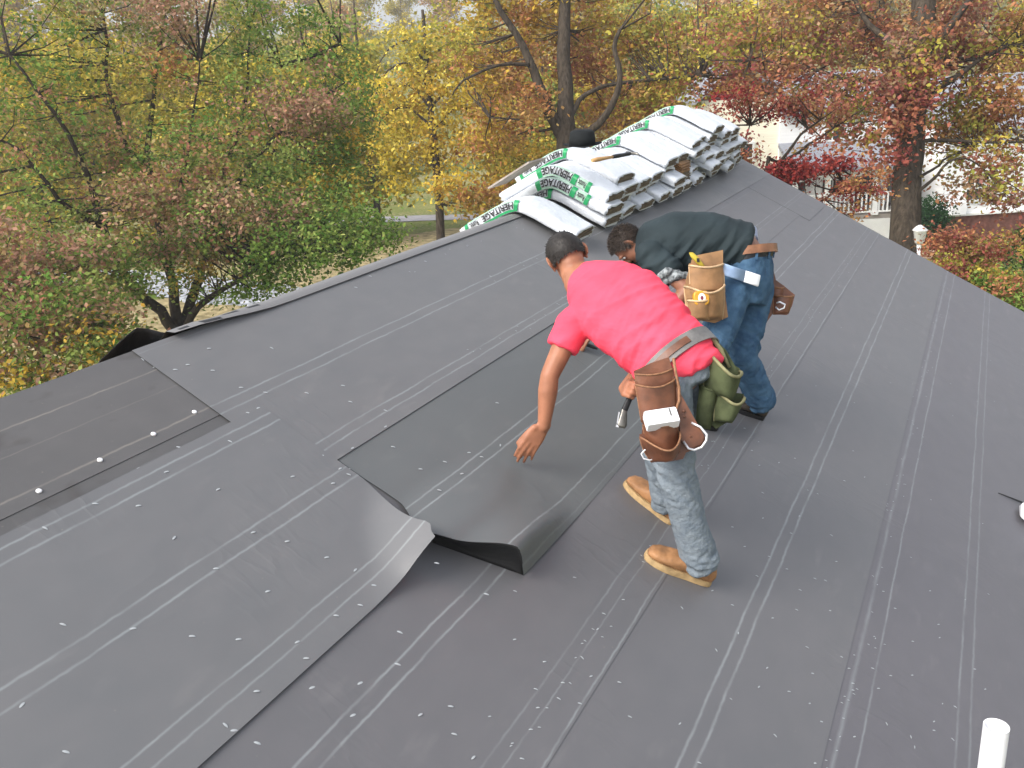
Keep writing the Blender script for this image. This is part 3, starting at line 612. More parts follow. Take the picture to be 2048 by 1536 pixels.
def boot(parent, heel, toe, m_up, m_sole, w=.047, shaft=.10, name='boot', kn=None):
    d = (toe-heel); L = d.length; d.normalize(); up = N.copy(); a = up.cross(d).normalized()
    bm = bmesh.new(); r = []
    for t, ww, hh in ((0, .55, .050), (.03, .72, .062), (.12, .82, .078), (.25, .84, .085), (.42, .86, .078), (.58, 1.02, .060), (.75, 1.1, .046), (.88, .98, .040), (.96, .72, .032), (1, .4, .020)):
        r.append((heel+d*(L*t)+up*(.022+hh*.5), a*(w*ww*.93), up*(hh*.55), 2.6))
    loft(bm, r, 20); an = heel+d*(L*.24)+up*.075; limb(bm, [an-up*.01, an+((kn-an).normalized() if kn else up)*shaft], [.043, .046])
    up_ = solid(name, bm, m_up, parent, .0055, 4, lambda p: .0018*noise.noise(p*38)+.0012*noise.noise(p*90))
    bm = bmesh.new(); n = 30; out = []
    for k in range(n):
        aa = 2*math.pi*k/n; x = (1-math.cos(aa))/2; side = math.sin(aa); ww = w*(1.04*(.78+.30*sstep(.3, .75, x)-.06*sstep(.85, 1, x)))*(abs(math.sin(aa))**.55)
        out.append(heel+d*(-.006+(L+.012)*x)+a*math.copysign(ww, side))
    lo = [bm.verts.new(p+up*.0) for p in out]; mi = [bm.verts.new(p+up*.013) for p in out]; hi = [bm.verts.new(p.lerp(heel+d*L*.5, .02)+up*.027) for p in out]
    for x, y in ((lo, mi), (mi, hi)):
        for k in range(n): bm.faces.new((x[k], x[(k+1) % n], y[(k+1) % n], y[k]))
    bm.faces.new(lo[::-1]); bm.faces.new(hi)
    s2 = bm_obj('sole', bm, m_sole, up_); return up_
def folds(seed, amp, *fs):
    def f(p):
        v = 0
        for (dx, dy, dz), a in fs:
            q = Vector((p.dot(Vector(dx)), p.dot(Vector(dy)), p.dot(Vector(dz)))); v += a*(1-2*abs(noise.noise(q+Vector((seed, 0, 0)))))
        return amp*v
    return f
def band(bm, c, A, B, s, h, th=.006, a0=0, a1=2*math.pi, n=48, mi=0, tilt=0):
    """strap around an ellipse c + A cos + B sin; s = direction of its width"""
    def fn(i, j):
        a = a0+(a1-a0)*i; o = (A*math.cos(a)+B*math.sin(a)); return c+o+s*((j-.5)*h)
    def fo(i, j):
        a = a0+(a1-a0)*i; o = (A*math.cos(a)+B*math.sin(a)); return c+o+o.normalized()*th+s*((j-.5)*h)
    grid(bm, fn, n, 1, mi); g = grid(bm, fo, n, 2, mi)
    grid(bm, lambda i, j: fn(i, 0).lerp(fo(i, 0), j), n, 1, mi); grid(bm, lambda i, j: fn(i, 1).lerp(fo(i, 1), j), n, 1, mi)
def pocket(bm, O, X, Y, Z, w, h, bulge, mi=0, rim=1, taper=.75, dip=.02, rr=.006, back=True):
    """open pouch: O middle of the mouth at the back, X across, Y outwards, Z down"""
    def f(i, j):
        ww = w*(1-(1-taper)*j*j); x = (i-.5)*ww; b = bulge*(math.sin(math.pi*max(.0, min(1, i)))**.55)*(1-.35*j)*(1 if j < .9 else 1-((j-.9)/.1)**2*.85)
        return O+X*x+Y*b+Z*(h*j+dip*math.sin(math.pi*i)*(1-j))
    grid(bm, f, 22, 14, mi); grid(bm, lambda i, j: f(i, j)-Y*min(.004, .004+0*i)*(1) , 22, 14, mi)
    if back: grid(bm, lambda i, j: O+X*((i-.5)*w*(1-(1-taper)*j*j))+Z*h*j-Z*.012*(1-j)-Y*.002, 6, 8, mi)
    tube(bm, [f(i/22, 0) for i in range(23)], rr, 8, rim)
    tube(bm, [f(.0, j/8)-Y*.001 for j in range(9)], rr*.6, 6, rim); tube(bm, [f(1, j/8)-Y*.001 for j in range(9)], rr*.6, 6, rim)
def panel(bm, pts, th, mi=0):
    """leather sheet with the outline pts, th thick towards the last argument"""
    a = [bm.verts.new(p) for p in pts]; b = [bm.verts.new(p+th) for p in pts]; n = len(pts)
    bm.faces.new(a).material_index = mi; bm.faces.new(b[::-1]).material_index = mi
    for k in range(n): bm.faces.new((a[k], b[k], b[(k+1) % n], a[(k+1) % n])).material_index = mi
# ------------------------------------------------------------------ man in the red shirt
man = thing('person', 'man in a bright red t-shirt and pale jeans reaching down to the felt', 'person', tuple(RP(1390, 1130)))
sp = [P(1364, 744, 3.83), P(1352, 722, 3.84), P(1330, 697, 3.87), P(1290, 655, 3.93), P(1245, 615, 4.0), P(1200, 582, 4.06), P(1150, 552, 4.14)]
lat = [img(100, -42), img(100, -48), img(100, -55), img(100, -60), img(100, -58), img(100, -45), img(100, -40)]
wid = [(.163, .125), (.160, .122), (.160, .118), (.178, .122), (.192, .125), (.168, .098), (.085, .070)]
rings = []
for i, p in enumerate(sp):
    s = (sp[min(i+1, 6)]-sp[max(0, i-1)]).normalized(); A = orth(lat[i], s); B = A.cross(s).normalized()
    if B.dot(FW) > 0: B = -B
    rings.append((p, A*wid[i][0], B*wid[i][1], 2.3))
SP = rings
shL, shR = sp[5]-rings[5][1]*.93-rings[5][2]*.10+img(-.005, .02), sp[5]+rings[5][1]*.86-rings[5][2]*.25+img(-.01, .035)
elL, wrL = P(1099, 752, 4.02), P(1088, 852, 4.06)
elR, wrR = P(1318, 668, 4.26), P(1276, 742, 4.02)
hc = P(1133, 514, 4.20)
hR = orth(img(.82, -.37, .1), Vector((0, 0, 0)) if False else FW*0+Vector((0, 0, 1))*0+FW) if False else img(.82, -.37, .12).normalized()
hF = orth(img(-.30, .50, .80), hR); hU = hR.cross(hF).normalized()
if hU.dot(UP) < 0: hU = -hU
# legs
hipL, hipR = P(1335, 782, 3.77), P(1392, 762, 3.92)
footL = (RP(1418, 1168), RP(1290, 1112)); footR = (RP(1343, 1048), RP(1252, 966))
anL = footL[0].lerp(footL[1], .22)+N*.10; anR = footR[0].lerp(footR[1], .22)+N*.10
knL, knR = P(1352, 952, 3.79), P(1322, 893, 4.06)
bm = bmesh.new()
for c, A, B, q in SP[1:6]: pass
loft(bm, [(c, A*.86, B*.86, 2.2) for c, A, B, q in SP], 24)
limb(bm, [shL, shL.lerp(elL, .5), elL, elL.lerp(wrL, .3), wrL], [.056, .049, .041, .044, .028]); limb(bm, [shR, shR.lerp(elR, .5), elR, elR.lerp(wrR, .3), wrR], [.056, .049, .041, .042, .028])
limb(bm, [hipL, knL, anL], [.075, .052, .040]); limb(bm, [hipR, knR, anR], [.075, .052, .040])
ball(bm, SP[0][0], .085)
dL = img(-.60, .80, .05)
hand(bm, wrL, dL, img(.72, .50, .25), (-N*.7+img(.2, 0, .6)), [(.35, .4, .3), (.3, .45, .3), (.4, .5, .35), (.5, .5, .4)], 1.02, (.85, .35, .3), .05)
ta, tb = P(1276, 757, 3.955), P(1250, 818, 3.955); td = (tb-ta).normalized()       # tacker handle
gN = orth(RT, td); gD = -td.cross(gN).normalized()
if gD.dot(FW) > 0: gD = -gD
pw = ta.lerp(tb, .42)-gN*.031-gD*.055
limb(bm, [wrR, pw], [.028, .026])
hand(bm, pw, gD, td, gN, [(.5, 1.35, 1.0), (.5, 1.4, 1.0), (.55, 1.35, 1.0), (.6, 1.3, 1.0)], .95, (.8, .35, .75), .0)
head(bm, hc, hU, hF, hR, 1.02, ([sp[6].lerp(hc, .25), sp[6]-hF*.0, sp[5]], [.057, .062, .075]))
body = solid('body', bm, M['skin'], man, .0060, 3)
eyes(man, hc, hU, hF, hR, 1.02)
haircap('hair', man, hc, hU, hF, hR, 1.04, M['hair'], -.52, .012, 2600, .25, 4)
# shirt: torso, sleeves, tail under the belt
bm = bmesh.new()
tail = P(1368, 758, 3.83)
loft(bm, [(tail, SP[0][1]*1.02, SP[0][2]*1.04, 2.3)]+[(c, A*1.04, B*1.06, 2.3) for c, A, B, q in SP[:6]]+[(sp[6]-(sp[6]-sp[5])*.15, SP[6][1]*.95, SP[6][2]*1.0, 2.1)], 32)
c1, c2 = shL.lerp(elL, .50), shR.lerp(elR, .62)
ball(bm, shL, .068); loft(bm, [(shL, orth(RT, (c1-shL).normalized())*.074, orth(FW, (c1-shL).normalized())*.070), (c1, orth(RT, (c1-shL).normalized())*.070, orth(FW, (c1-shL).normalized())*.066)], 24)
ball(bm, shR, .068); tube(bm, [shR, c2], [.070, .066], 20)
ball(bm, SP[4][0]-SP[4][1]*.45+SP[4][2]*.25, (.10, .10, .09)); ball(bm, SP[4][0]+SP[4][1]*.45+SP[4][2]*.15, (.10, .10, .09)); ball(bm, P(1200, 560, 4.12), (.085, .085, .065)); ball(bm, P(1172, 572, 4.10), (.06, .06, .05))
sd_ = (sp[5]-sp[1]).normalized()
fl = folds(3, .0065, ((RT*2.2, UP*2.2+RT*2, (0, 0, 1.5)), 0))
def shirt_disp(p):
    q = p-sp[3]; a = q.dot(sd_); b = q.dot(SP[3][1].normalized()); c = q.dot(SP[3][2].normalized())
    w = noise.noise(Vector((a*17+b*4, b*3.2, c*3))); w2 = noise.noise(Vector((a*30-b*9, b*6+5, c*6)))
    k = .35+.65*sstep(.18, -.22, a)
    return .014*k*(1-2.6*abs(w))+.006*k*(1-2.2*abs(w2))+.002*noise.noise(p*22)
solid('t_shirt', bm, M['red'], man, .0085, 5, shirt_disp)
# jeans
def jean_disp(k0, k1, hem, amp=1):
    def f(p):
        dk = min((p-k0).length, (p-k1).length); de = min((p-h).length for h in hem); k = .35+.8*math.exp(-(dk/.12)**2)+1.1*math.exp(-(de/.11)**2)
        h = p.dot(Vector((0, 0, 1))); w = noise.noise(Vector((h*19+p.x*13+3*noise.noise(p*4), p.x*7, p.y*7))); w2 = noise.noise(Vector((h*34-p.y*24, p.x*15, p.y*13)))
        return amp*(.0115*k*(1-2.4*abs(w))+.0055*k*(1-2.2*abs(w2)))
    return f
bm = bmesh.new()
pc = SP[1][0]; sdn = (sp[0]-sp[1]).normalized()
loft(bm, [(sp[2], SP[2][1]*.97, SP[2][2]*.97, 2.2), (sp[1], SP[1][1], SP[1][2], 2.2), (sp[0], SP[0][1]*1.0, SP[0][2]*1.0, 2.2), (P(1372, 782, 3.83), SP[0][1]*.90, SP[0][2]*.9, 2.2)], 28)
def leg(bm, h, k, a, r):
    limb(bm, [h, h.lerp(k, .5), k, k.lerp(a, .45), a+N*.0], r, True)
leg(bm, hipL, knL, anL-N*.035, [.098, .090, .074, .073, .068]); leg(bm, hipR, knR, anR-N*.03, [.098, .088, .072, .070, .066])
solid('jeans', bm, M['jeans'], man, .0085, 4, jean_disp(knL, knR, (anL, anR)))
boot(man, *footL, M['boot'], M['sole'], .052, kn=knL); boot(man, *footR, M['boot'], M['sole'], .052, kn=knR)
# wristwatch
bm = bmesh.new(); dd = (pw-wrR).normalized(); x, y = perp(dd); band(bm, wrR+dd*.005, x*.031, y*.031, dd, .018, .003)
ball(bm, P(1271, 746, 3.975), (.017, .017, .007), (RT, UP, FW)); bm_obj('wristwatch', bm, M['tin'], man)
# belt and pouches
rig = bpy.data.objects.new('tool_belt', None); C.objects.link(rig); rig.parent = man; rig['label'] = 'tool belt with a brown leather pouch and a green canvas pouch'
s2 = (sp[3]-sp[1]).normalized(); bc = sp[1].lerp(sp[0], .25); bA = orth(lat[2], s2)*.186; bB = orth(SP[2][2], s2)*.152
bm = bmesh.new(); band(bm, bc, bA, bB, s2, .068, .006); bm_obj('strap', bm, M['strap'], rig)
bm = bmesh.new(); band(bm, bc, bA*1.035, bB*1.04, s2, .030, .005, R(70), R(150), 20); bm_obj('strap', bm, M['leather'], rig)
X = orth(img(1, -.18, .22), Vector((0, 0, 1))); Zd = (img(.14, 1, .02)).normalized(); Xb = orth(img(1, -.22, .10), Zd); Yb = Zd.cross(Xb).normalized()
if Yb.dot(FW) > 0: Yb = -Yb
def Q(px, py, o=0): return P(px, py, 3.655)+Yb*o
bm = bmesh.new()
panel(bm, [Q(1268, 742), Q(1302, 726), Q(1338, 714), Q(1350, 760), Q(1366, 800), Q(1392, 842), Q(1412, 878), Q(1408, 893), Q(1372, 905), Q(1366, 918), Q(1330, 925), Q(1296, 905), Q(1282, 880), Q(1288, 838), Q(1276, 790)], -Yb*.004)
bm_obj('pouch_back', bm, M['leather'], rig)
for (O, w, h, b, tp, dip, zt) in ((Q(1307, 743, .004), .155, .10, .020, .98, .012, 0), (Q(1309, 764, .012), .160, .15, .034, .95, .020, 0), (Q(1318, 845, .016), .140, .13, .060, .85, .012, 0), (Q(1316, 868, .022), .158, .105, .125, .58, .055, 0)):
    bm = bmesh.new(); pocket(bm, O, Xb, Yb, Zd, w, h, b, 0, 1, tp, dip, .0040); bm_obj('pouch', bm, [M['leather'], M['stitch']], rig)
bm = bmesh.new()
panel(bm, [Q(1350, 772, .012), Q(1362, 792, .014), Q(1388, 840, .018), Q(1406, 872, .02), Q(1400, 886, .02), Q(1376, 898, .022), Q(1360, 880, .02), Q(1354, 830, .016)], -Yb*.005)
for (px, py) in ((1365, 822), (1366, 833), (1354, 842), (1384, 848), (1379, 872)): ball(bm, Q(px, py, .02), (.006, .006, .004), (RT, UP, FW), 8, 6)
bm_obj('holster', bm, M['leather'], rig)
bm = bmesh.new(); tube(bm, [Q(1380, 845, .02), Q(1396, 853, .03), Q(1408, 868, .035), Q(1407, 880, .035), Q(1398, 893, .035), Q(1384, 899, .03), Q(1373, 896, .028), Q(1364, 882, .02)], .0048, 8); bm_obj('hammer_loop', bm, M['tin'], rig, True)
bm = bmesh.new(); tube(bm, [Q(1298, 898, .05), Q(1284, 898, .045), Q(1277, 906, .045), Q(1281, 915, .05), Q(1293, 918, .055), Q(1305, 914, .05)], .003, 8); bm_obj('hammer_loop', bm, M['tin'], rig, True)
bm = bmesh.new(); tube(bm, [Q(1346, 716, .006), Q(1350, 745, .010), Q(1356, 775, .014), Q(1356, 800, .018), Q(1346, 828, .022), Q(1350, 850, .026)], .006, 8); bm_obj('binding', bm, M['stitch'], rig, True)
# carton of fasteners in the brown pouch
bx = Q(1314, 834, .062); t = thing('fastener_carton', 'small white carton stuck in the brown leather pouch of the tool belt', 'carton', tuple(bx))
bm = bmesh.new(); cx = orth(img(1, -.30, .15), Zd); t1 = (Yb*.80-Zd*.60); t2 = (Yb*.60+Zd*.80); box(bm, bx+Zd*.006, (.128, .046, .066), (cx, t1, t2)); bmesh.ops.bevel(bm, geom=bm.edges[:], offset=.004, segments=2); bm_obj('carton', bm, M['carton'], t)
bm = bmesh.new(); box(bm, bx+Zd*.006+t1*.0235+cx*.036-t2*.012, (.006, .003, .036), (cx, t1, t2)); bm_obj('tape_slot', bm, M['strap'], t)
# green canvas pouch at the back of the belt
Xg = img(1, .15, .15).normalized(); Zg = orth(img(.05, 1, .05), Xg); Yg = Zg.cross(Xg).normalized()
if Yg.dot(FW) > 0: Yg = -Yg
def G(px, py, o=0): return P(px, py, 3.80)+Yg*o
bm = bmesh.new(); panel(bm, [G(1396, 668), G(1424, 672), G(1452, 700), G(1478, 745), G(1470, 790), G(1462, 840), G(1432, 858), G(1405, 832), G(1398, 770), G(1404, 720)], -Yg*.005); bm_obj('pouch_back', bm, M['canvas'], rig)
bm = bmesh.new(); pocket(bm, G(1443, 722, .004), orth(img(1, .55, .1), Yg), Yg, orth(img(-.12, 1, .05), Yg), .175, .15, .125, 0, 1, .72, .055, .0068); bm_obj('pouch', bm, [M['canvas'], M['canvasrim']], rig)
bm = bmesh.new(); pocket(bm, G(1459, 790, .012), orth(img(1, .12, .1), Yg), Yg, orth(img(-.3, 1, .05), Yg), .110, .115, .085, 0, 1, .68, .035, .006); bm_obj('pouch', bm, [M['canvas'], M['canvasrim']], rig)
bm = bmesh.new(); pocket(bm, G(1417, 775, .008), Xg, Yg, Zg, .075, .17, .045, 0, 0, .8, .01, .005); bm_obj('pouch', bm, [M['canvas'], M['canvasrim']], rig)
bm = bmesh.new(); tube(bm, [G(1388, 692, .01), G(1402, 702, .018), G(1412, 718, .02), G(1422, 745, .02)], [.012, .013, .012, .009], 8); tube(bm, [G(1420, 672, .008), G(1440, 700, .012), G(1456, 735, .014)], [.009, .010, .007], 8); bm_obj('loop', bm, M['canvasrim'], rig, True)
# hammer tacker in his right hand
t = thing('hammer_tacker', 'hammer tacker with a black grip held in the right hand of the man in red', 'hammer tacker', tuple(ta))
bm = bmesh.new(); x = orth(img(1, .3, 0), td); y = td.cross(x)
loft(bm, [(ta-td*.03, x*.011, y*.009, 3), (ta, x*.0135, y*.011, 3), (ta+td*.07, x*.012, y*.010, 3), (tb, x*.014, y*.011, 3), (tb+td*.01, x*.011, y*.009, 3)], 18); bm_obj('grip', bm, M['black'], t)
te = P(1243, 856, 3.955); e1 = tb+td*.008; d2 = (te-e1).normalized(); x2 = orth(x, d2); y2 = d2.cross(x2)
bm = bmesh.new(); loft(bm, [(e1-d2*.02, x2*.008, y2*.007, 4), (e1, x2*.012, y2*.010, 4), (e1+d2*.05, x2*.020, y2*.012, 4), (te-d2*.012, x2*.021, y2*.013, 4), (te, x2*.015, y2*.012, 4)], 20); bm_obj('head', bm, M['steel'], t)
bm = bmesh.new(); box(bm, e1.lerp(te, .45)-x2*.021, (.004, .018, .05), (x2, y2, d2)); box(bm, te-d2*.006-x2*.018, (.012, .02, .01), (x2, y2, d2)); bm_obj('staple_guide', bm, M['tin'], t)
# ------------------------------------------------------------------ man in the dark shirt
man2 = thing('person', 'man in a dark teal shirt and blue jeans bent double beside the shingle bundles', 'person', tuple(RP(1480, 835)))
sp = [P(1492, 560, 5.22), P(1498, 518, 5.21), P(1482, 494, 5.21), P(1418, 484, 5.23), P(1350, 484, 5.26), P(1296, 494, 5.28), P(1268, 500, 5.29)]
wid = [(.172, .135), (.168, .125), (.165, .135), (.180, .155), (.195, .160), (.172, .128), (.08, .07)]
latd = orth(img(-.18, -.30, 1), Vector((1, 0, 0)) if False else (sp[5]-sp[2]).normalized())
SQ = []
for i, p in enumerate(sp):
    s = (sp[min(i+1, 6)]-sp[max(0, i-1)]).normalized()
    la = img(.55, -.25, .9) if i < 2 else (img(.30, -.25, .95) if i == 2 else img(.05, -.22, 1))
    A = orth(la, s); B = A.cross(s).normalized()
    if i >= 2 and B.dot(UP) < 0: B = -B
    if i < 2 and B.dot(RT) < 0: B = -B
    SQ.append((p, A*wid[i][0], B*wid[i][1], 2.3))
latn = img(.05, -.22, 1).normalized()
shL2, shR2 = sp[5]-latn*.165-UP*.03, sp[5]+latn*.17-UP*.03
elL2, wrL2 = P(1376, 580, 5.02), P(1312, 650, 5.08)
elR2 = P(1235, 600, 5.36); haR = RP(1166, 690, .035); wrR2 = haR+(elR2-haR).normalized()*.10
hc2 = P(1254, 489, 5.30); hR2 = orth(img(.10, -.28, .95), Vector((0, 0, 1))*0+FW*0+UP*0) if False else img(.10, -.25, .96).normalized()
hF2 = orth(img(-.10, .80, .58), hR2); hU2 = hR2.cross(hF2).normalized()
if hU2.dot(RT) > 0: hU2 = -hU2
hipL2, hipR2 = P(1462, 590, 5.10), P(1508, 580, 5.32)
fR = (RP(1525, 838), RP(1462, 812)); fL = (RP(1432, 858), RP(1362, 838))
anR2 = fR[0].lerp(fR[1], .25)+N*.09; anL2 = fL[0].lerp(fL[1], .25)+N*.09
knR2, knL2 = P(1484, 712, 5.26), P(1420, 710, 4.98)
bm = bmesh.new()
loft(bm, [(c, A*.80, B*.80, 2.2) for c, A, B, q in SQ], 24); ball(bm, SQ[0][0], .09)
limb(bm, [shL2, shL2.lerp(elL2, .5), elL2, elL2.lerp(wrL2, .3), wrL2], [.056, .05, .041, .043, .028]); limb(bm, [shR2, shR2.lerp(elR2, .5), elR2, elR2.lerp(wrR2, .3), wrR2], [.056, .05, .041, .043, .028])
limb(bm, [hipL2, knL2, anL2], [.08, .055, .04]); limb(bm, [hipR2, knR2, anR2], [.08, .055, .04])
hd = (haR-wrR2).normalized(); hand(bm, wrR2, hd, orth(img(.2, .2, -1), hd), orth(-N, hd), [(.5, .7, .5)]*4, 1.0, (.6, .5, .4), .05)
hd = (wrL2-elL2).normalized(); hand(bm, wrL2, hd, orth(FW, hd), orth(-N, hd), [(.4, .6, .4)]*4, 1.0, (.6, .5, .4), .05)
head(bm, hc2, hU2, hF2, hR2, .96, ([sp[6].lerp(hc2, .3), sp[6], sp[5]], [.056, .062, .075]))
solid('body', bm, M['skin2'], man2, .0065, 3)
eyes(man2, hc2, hU2, hF2, hR2, 1.0)
haircap('hair', man2, hc2, hU2, hF2, hR2, .98, M['hair2'], -.60, .020, 5200, .42, 9)
bm = bmesh.new(); loft(bm, [(c, A*1.05, B*1.05, 2.3) for c, A, B, q in [(sp[2].lerp(sp[1], .35), SQ[2][1], SQ[2][2]*.95, 2.3)]+SQ[2:6]]+[(sp[6]-(sp[6]-sp[5])*.2, SQ[6][1], SQ[6][2]*1.02, 2.1)], 32)
for s_, e_ in ((shL2, elL2), (shR2, elR2)):
    m_ = s_.lerp(e_, .58); ball(bm, s_, .075); tube(bm, [s_, m_], [.078, .072], 20)
b0 = sp[3]
def sh2(p):
    q = p-b0; a = q.dot(RT); b = q.dot(UP); c = q.dot(latn); w = noise.noise(Vector((a*12-b*9, a*3+b*5, c*3))); w2 = noise.noise(Vector((a*24-b*18, b*9, c*7)))
    k = .3+.9*sstep(.06, -.14, b); return .016*k*(1-2.4*abs(w))+.006*k*(1-2*abs(w2))
solid('shirt', bm, M['navyshirt'], man2, .0085, 5, sh2)
bm = bmesh.new()
loft(bm, [(sp[2].lerp(sp[1], .45), SQ[1][1]*.94, SQ[1][2]*.97, 2.2), (sp[1], SQ[1][1], SQ[1][2], 2.2), (sp[0], SQ[0][1]*1.02, SQ[0][2]*1.05, 2.2), (P(1486, 606, 5.22), SQ[0][1]*.95, SQ[0][2]*.9, 2.2)], 28)
leg(bm, hipL2, knL2, anL2-N*.04, [.108, .096, .080, .078, .072]); leg(bm, hipR2, knR2, anR2+N*.005, [.112, .100, .084, .082, .076])
solid('jeans', bm, M['jeans2'], man2, .0085, 4, jean_disp(knL2, knR2, (anL2, anR2), 1.1))
boot(man2, *fR, M['boot2'], M['black'], .05, kn=knR2); boot(man2, *fL, M['boot2'], M['black'], .05, kn=knL2)
# waistband underwear edge, trouser belt, loops
s3 = (sp[1]-sp[0]).normalized(); bc = sp[1]+s3*.0
bm = bmesh.new(); band(bm, bc+s3*.012, SQ[1][1]*1.01, SQ[1][2]*1.01, s3, .036, .005); bm_obj('trouser_belt', bm, M['black'], man2)
bm = bmesh.new()
for a in (40, 75, 105, 140, 200, 250, 300): 
    a = R(a); o = SQ[1][1]*math.cos(a)+SQ[1][2]*math.sin(a); box(bm, bc+s3*.012+o*1.06, (.014, .008, .058), (o.normalized().cross(s3).normalized(), o.normalized(), s3))
bm_obj('belt_loop', bm, M['jeans2'], man2)
rig2 = bpy.data.objects.new('tool_belt', None); C.objects.link(rig2); rig2.parent = man2; rig2['label'] = 'tan leather tool belt with a pouch on each hip'
s4 = (sp[2]-sp[1]).normalized(); s4 = (s3*.75+s4*.4).normalized(); bc2 = sp[1]+s3*.045
bA = orth(SQ[1][1], s4).normalized()*.178; bB = orth(SQ[1][2], s4).normalized()*.140
bm = bmesh.new(); band(bm, bc2, bA, bB, s4, .046, .006); bm_obj('strap', bm, M['leather2'] if False else mat('belt_leather', (.25, .115, .06), .5, .4, .3, 40, .25, 14), rig2)
bm = bmesh.new(); band(bm, sp[1].lerp(sp[2], .62), SQ[1][1]*.98, SQ[2][2]*.93, s4, .05, .004); bm_obj('undershirt_hem', bm, mat('pale_blue_cotton', (.42, .46, .62), .85, .2, .3, 30), man2)
Zt = img(.05, 1, .0).normalized(); Xt = orth(img(1, -.12, .05), Zt); Yt = Zt.cross(Xt).normalized()
if Yt.dot(FW) > 0: Yt = -Yt
def T(px, py, o=0): return P(px, py, 4.93)+Yt*o
bm = bmesh.new(); panel(bm, [T(1386, 512), T(1446, 500), T(1446, 545), T(1452, 600), T(1456, 634), T(1430, 646), T(1396, 640), T(1370, 612), T(1372, 560)], -Yt*.006); bm_obj('pouch_back', bm, M['leather2'], rig2)
for O, w, h, b, tp, dip, tw in ((T(1412, 530, .004), .185, .15, .050, 1.0, .02, 0), (T(1407, 572, .014), .215, .185, .120, .82, .050, 0), (T(1390, 603, .075), .120, .105, .065, .8, .012, 0)):
    bm = bmesh.new(); pocket(bm, O, Xt, Yt, Zt, w, h, b, 0, 1, tp, dip, .006); bm_obj('pouch', bm, [M['leather2'], mat('pale_binding', (.52, .36, .21), .7, .3, .3, 60, .2, 20)], rig2)
# right hip pouch behind him
def H(px, py, z=5.40): return P(px, py, z-.06)
Xh = orth(img(1, .45, .5), Zt); Yh = Zt.cross(Xh).normalized()
if Yh.dot(FW) > 0: Yh = -Yh
bm = bmesh.new(); panel(bm, [H(1535, 500), H(1543, 525), H(1552, 560), H(1572, 575), H(1590, 590), H(1584, 612), H(1574, 630), H(1545, 628), H(1528, 652), H(1519, 650), H(1524, 610), H(1534, 560)], Yh*.006+FW*.02); bm_obj('pouch_back', bm, M['leather'], rig2)
bm = bmesh.new(); pocket(bm, H(1548, 572, 5.44), orth(img(1, .25, .3), Zt), Yh, Zt, .10, .16, .06, 0, 1, .8, .02, .005); bm_obj('pouch', bm, [M['leather'], M['stitch']], rig2)
bm = bmesh.new(); pocket(bm, H(1566, 592, 5.42), orth(img(1, .45, .3), Zt), Yh, orth(img(-.2, 1, 0), Yh), .12, .11, .055, 0, 1, .8, .01, .005); bm_obj('pouch', bm, [M['leather'], M['stitch']], rig2)
bm = bmesh.new(); tube(bm, [H(1553, 606, 5.33), H(1560, 604, 5.32), H(1570, 609, 5.32), H(1568, 616, 5.32), H(1558, 620, 5.32), H(1551, 614, 5.33)], .005, 8); bm_obj('metal_clip', bm, M['tin'], rig2, True)
# knitted cuff on the near forearm
bm = bmesh.new()
for k, (a, b) in enumerate((((1316, 556), (1352, 542)), ((1330, 563), (1378, 552)))):
    limb(bm, [P(*a, 5.04), P((a[0]+b[0])/2, (a[1]+b[1])/2-6, 5.00), P(*b, 5.03)], [.018, .026, .022])
solid('knit_cuff', bm, M['knit'], man2, .006, 2, lambda p: .004*noise.noise(p*70))
# things he carries
def T(px, py, o=0): return P(px, py, 4.91)+Yt*o
t = thing('measuring_tape', 'orange yellow measuring tape in the front pocket of the tan pouch', 'measuring tape', tuple(T(1395, 602, .09)))
c = T(1393, 600, .09); bm = bmesh.new(); loft(bm, [(c-Yt*.022, Xt*.035, Zt*.033, 3.5), (c-Yt*.02, Xt*.040, Zt*.038, 3.5), (c+Yt*.02, Xt*.040, Zt*.038, 3.5), (c+Yt*.022, Xt*.035, Zt*.033, 3.5)], 24); bm_obj('case', bm, M['yellow'], t)
bm = bmesh.new(); loft(bm, [(c+Yt*.022, Xt*.020, Zt*.026), (c+Yt*.026, Xt*.019, Zt*.025)], 20); bm_obj('sticker', bm, M['white'], t)
bm = bmesh.new(); loft(bm, [(c+Yt*.0262, Xt*.008, Zt*.011), (c+Yt*.0275, Xt*.007, Zt*.010)], 16); bm_obj('logo', bm, mat('maroon_ink', (.2, .03, .05), .5), t)
t = thing('knife', 'yellow handled knife poking up from the tan pouch', 'knife', tuple(T(1385, 516)))
bm = bmesh.new(); loft(bm, [(T(1404, 535, .02), Xt*.012, Yt*.009, 3), (T(1396, 526, .02), Xt*.016, Yt*.010, 3), (T(1386, 514, .02), Xt*.018, Yt*.011, 3), (T(1380, 506, .02), Xt*.010, Yt*.008, 3)], 16); bm_obj('handle', bm, mat('dull_yellow', (.42, .32, .03), .5, .4, .2, 40, .2, 20), t)
bm = bmesh.new(); box(bm, T(1393, 522, .034), (.014, .004, .02), (Xt, Yt, Zt)); bm_obj('grip', bm, M['black'], t)
a, b = P(1443, 537, 4.93), P(1518, 562, 5.02); d = (b-a).normalized(); t = thing('caulk_tube', 'pale blue and white tube tucked under the tan tool belt', 'tube', tuple(a))
x = orth(UP, d); y = d.cross(x); m_ = a.lerp(b, .6)
bm = bmesh.new(); loft(bm, [(a, x*.031, y*.006, 4), (m_, x*.031, y*.007, 4)], 20); bm_obj('sleeve', bm, M['blue'], t)
bm = bmesh.new(); loft(bm, [(m_+d*.0005, x*.0312, y*.0072, 4), (b-d*.004, x*.033, y*.008, 4), (b, x*.031, y*.006, 4)], 20); bm_obj('cap', bm, M['carton'], t)
hk = haR+N*.012; t = thing('utility_knife', 'dark utility knife in the far hand of the man in the dark shirt', 'knife', tuple(hk))
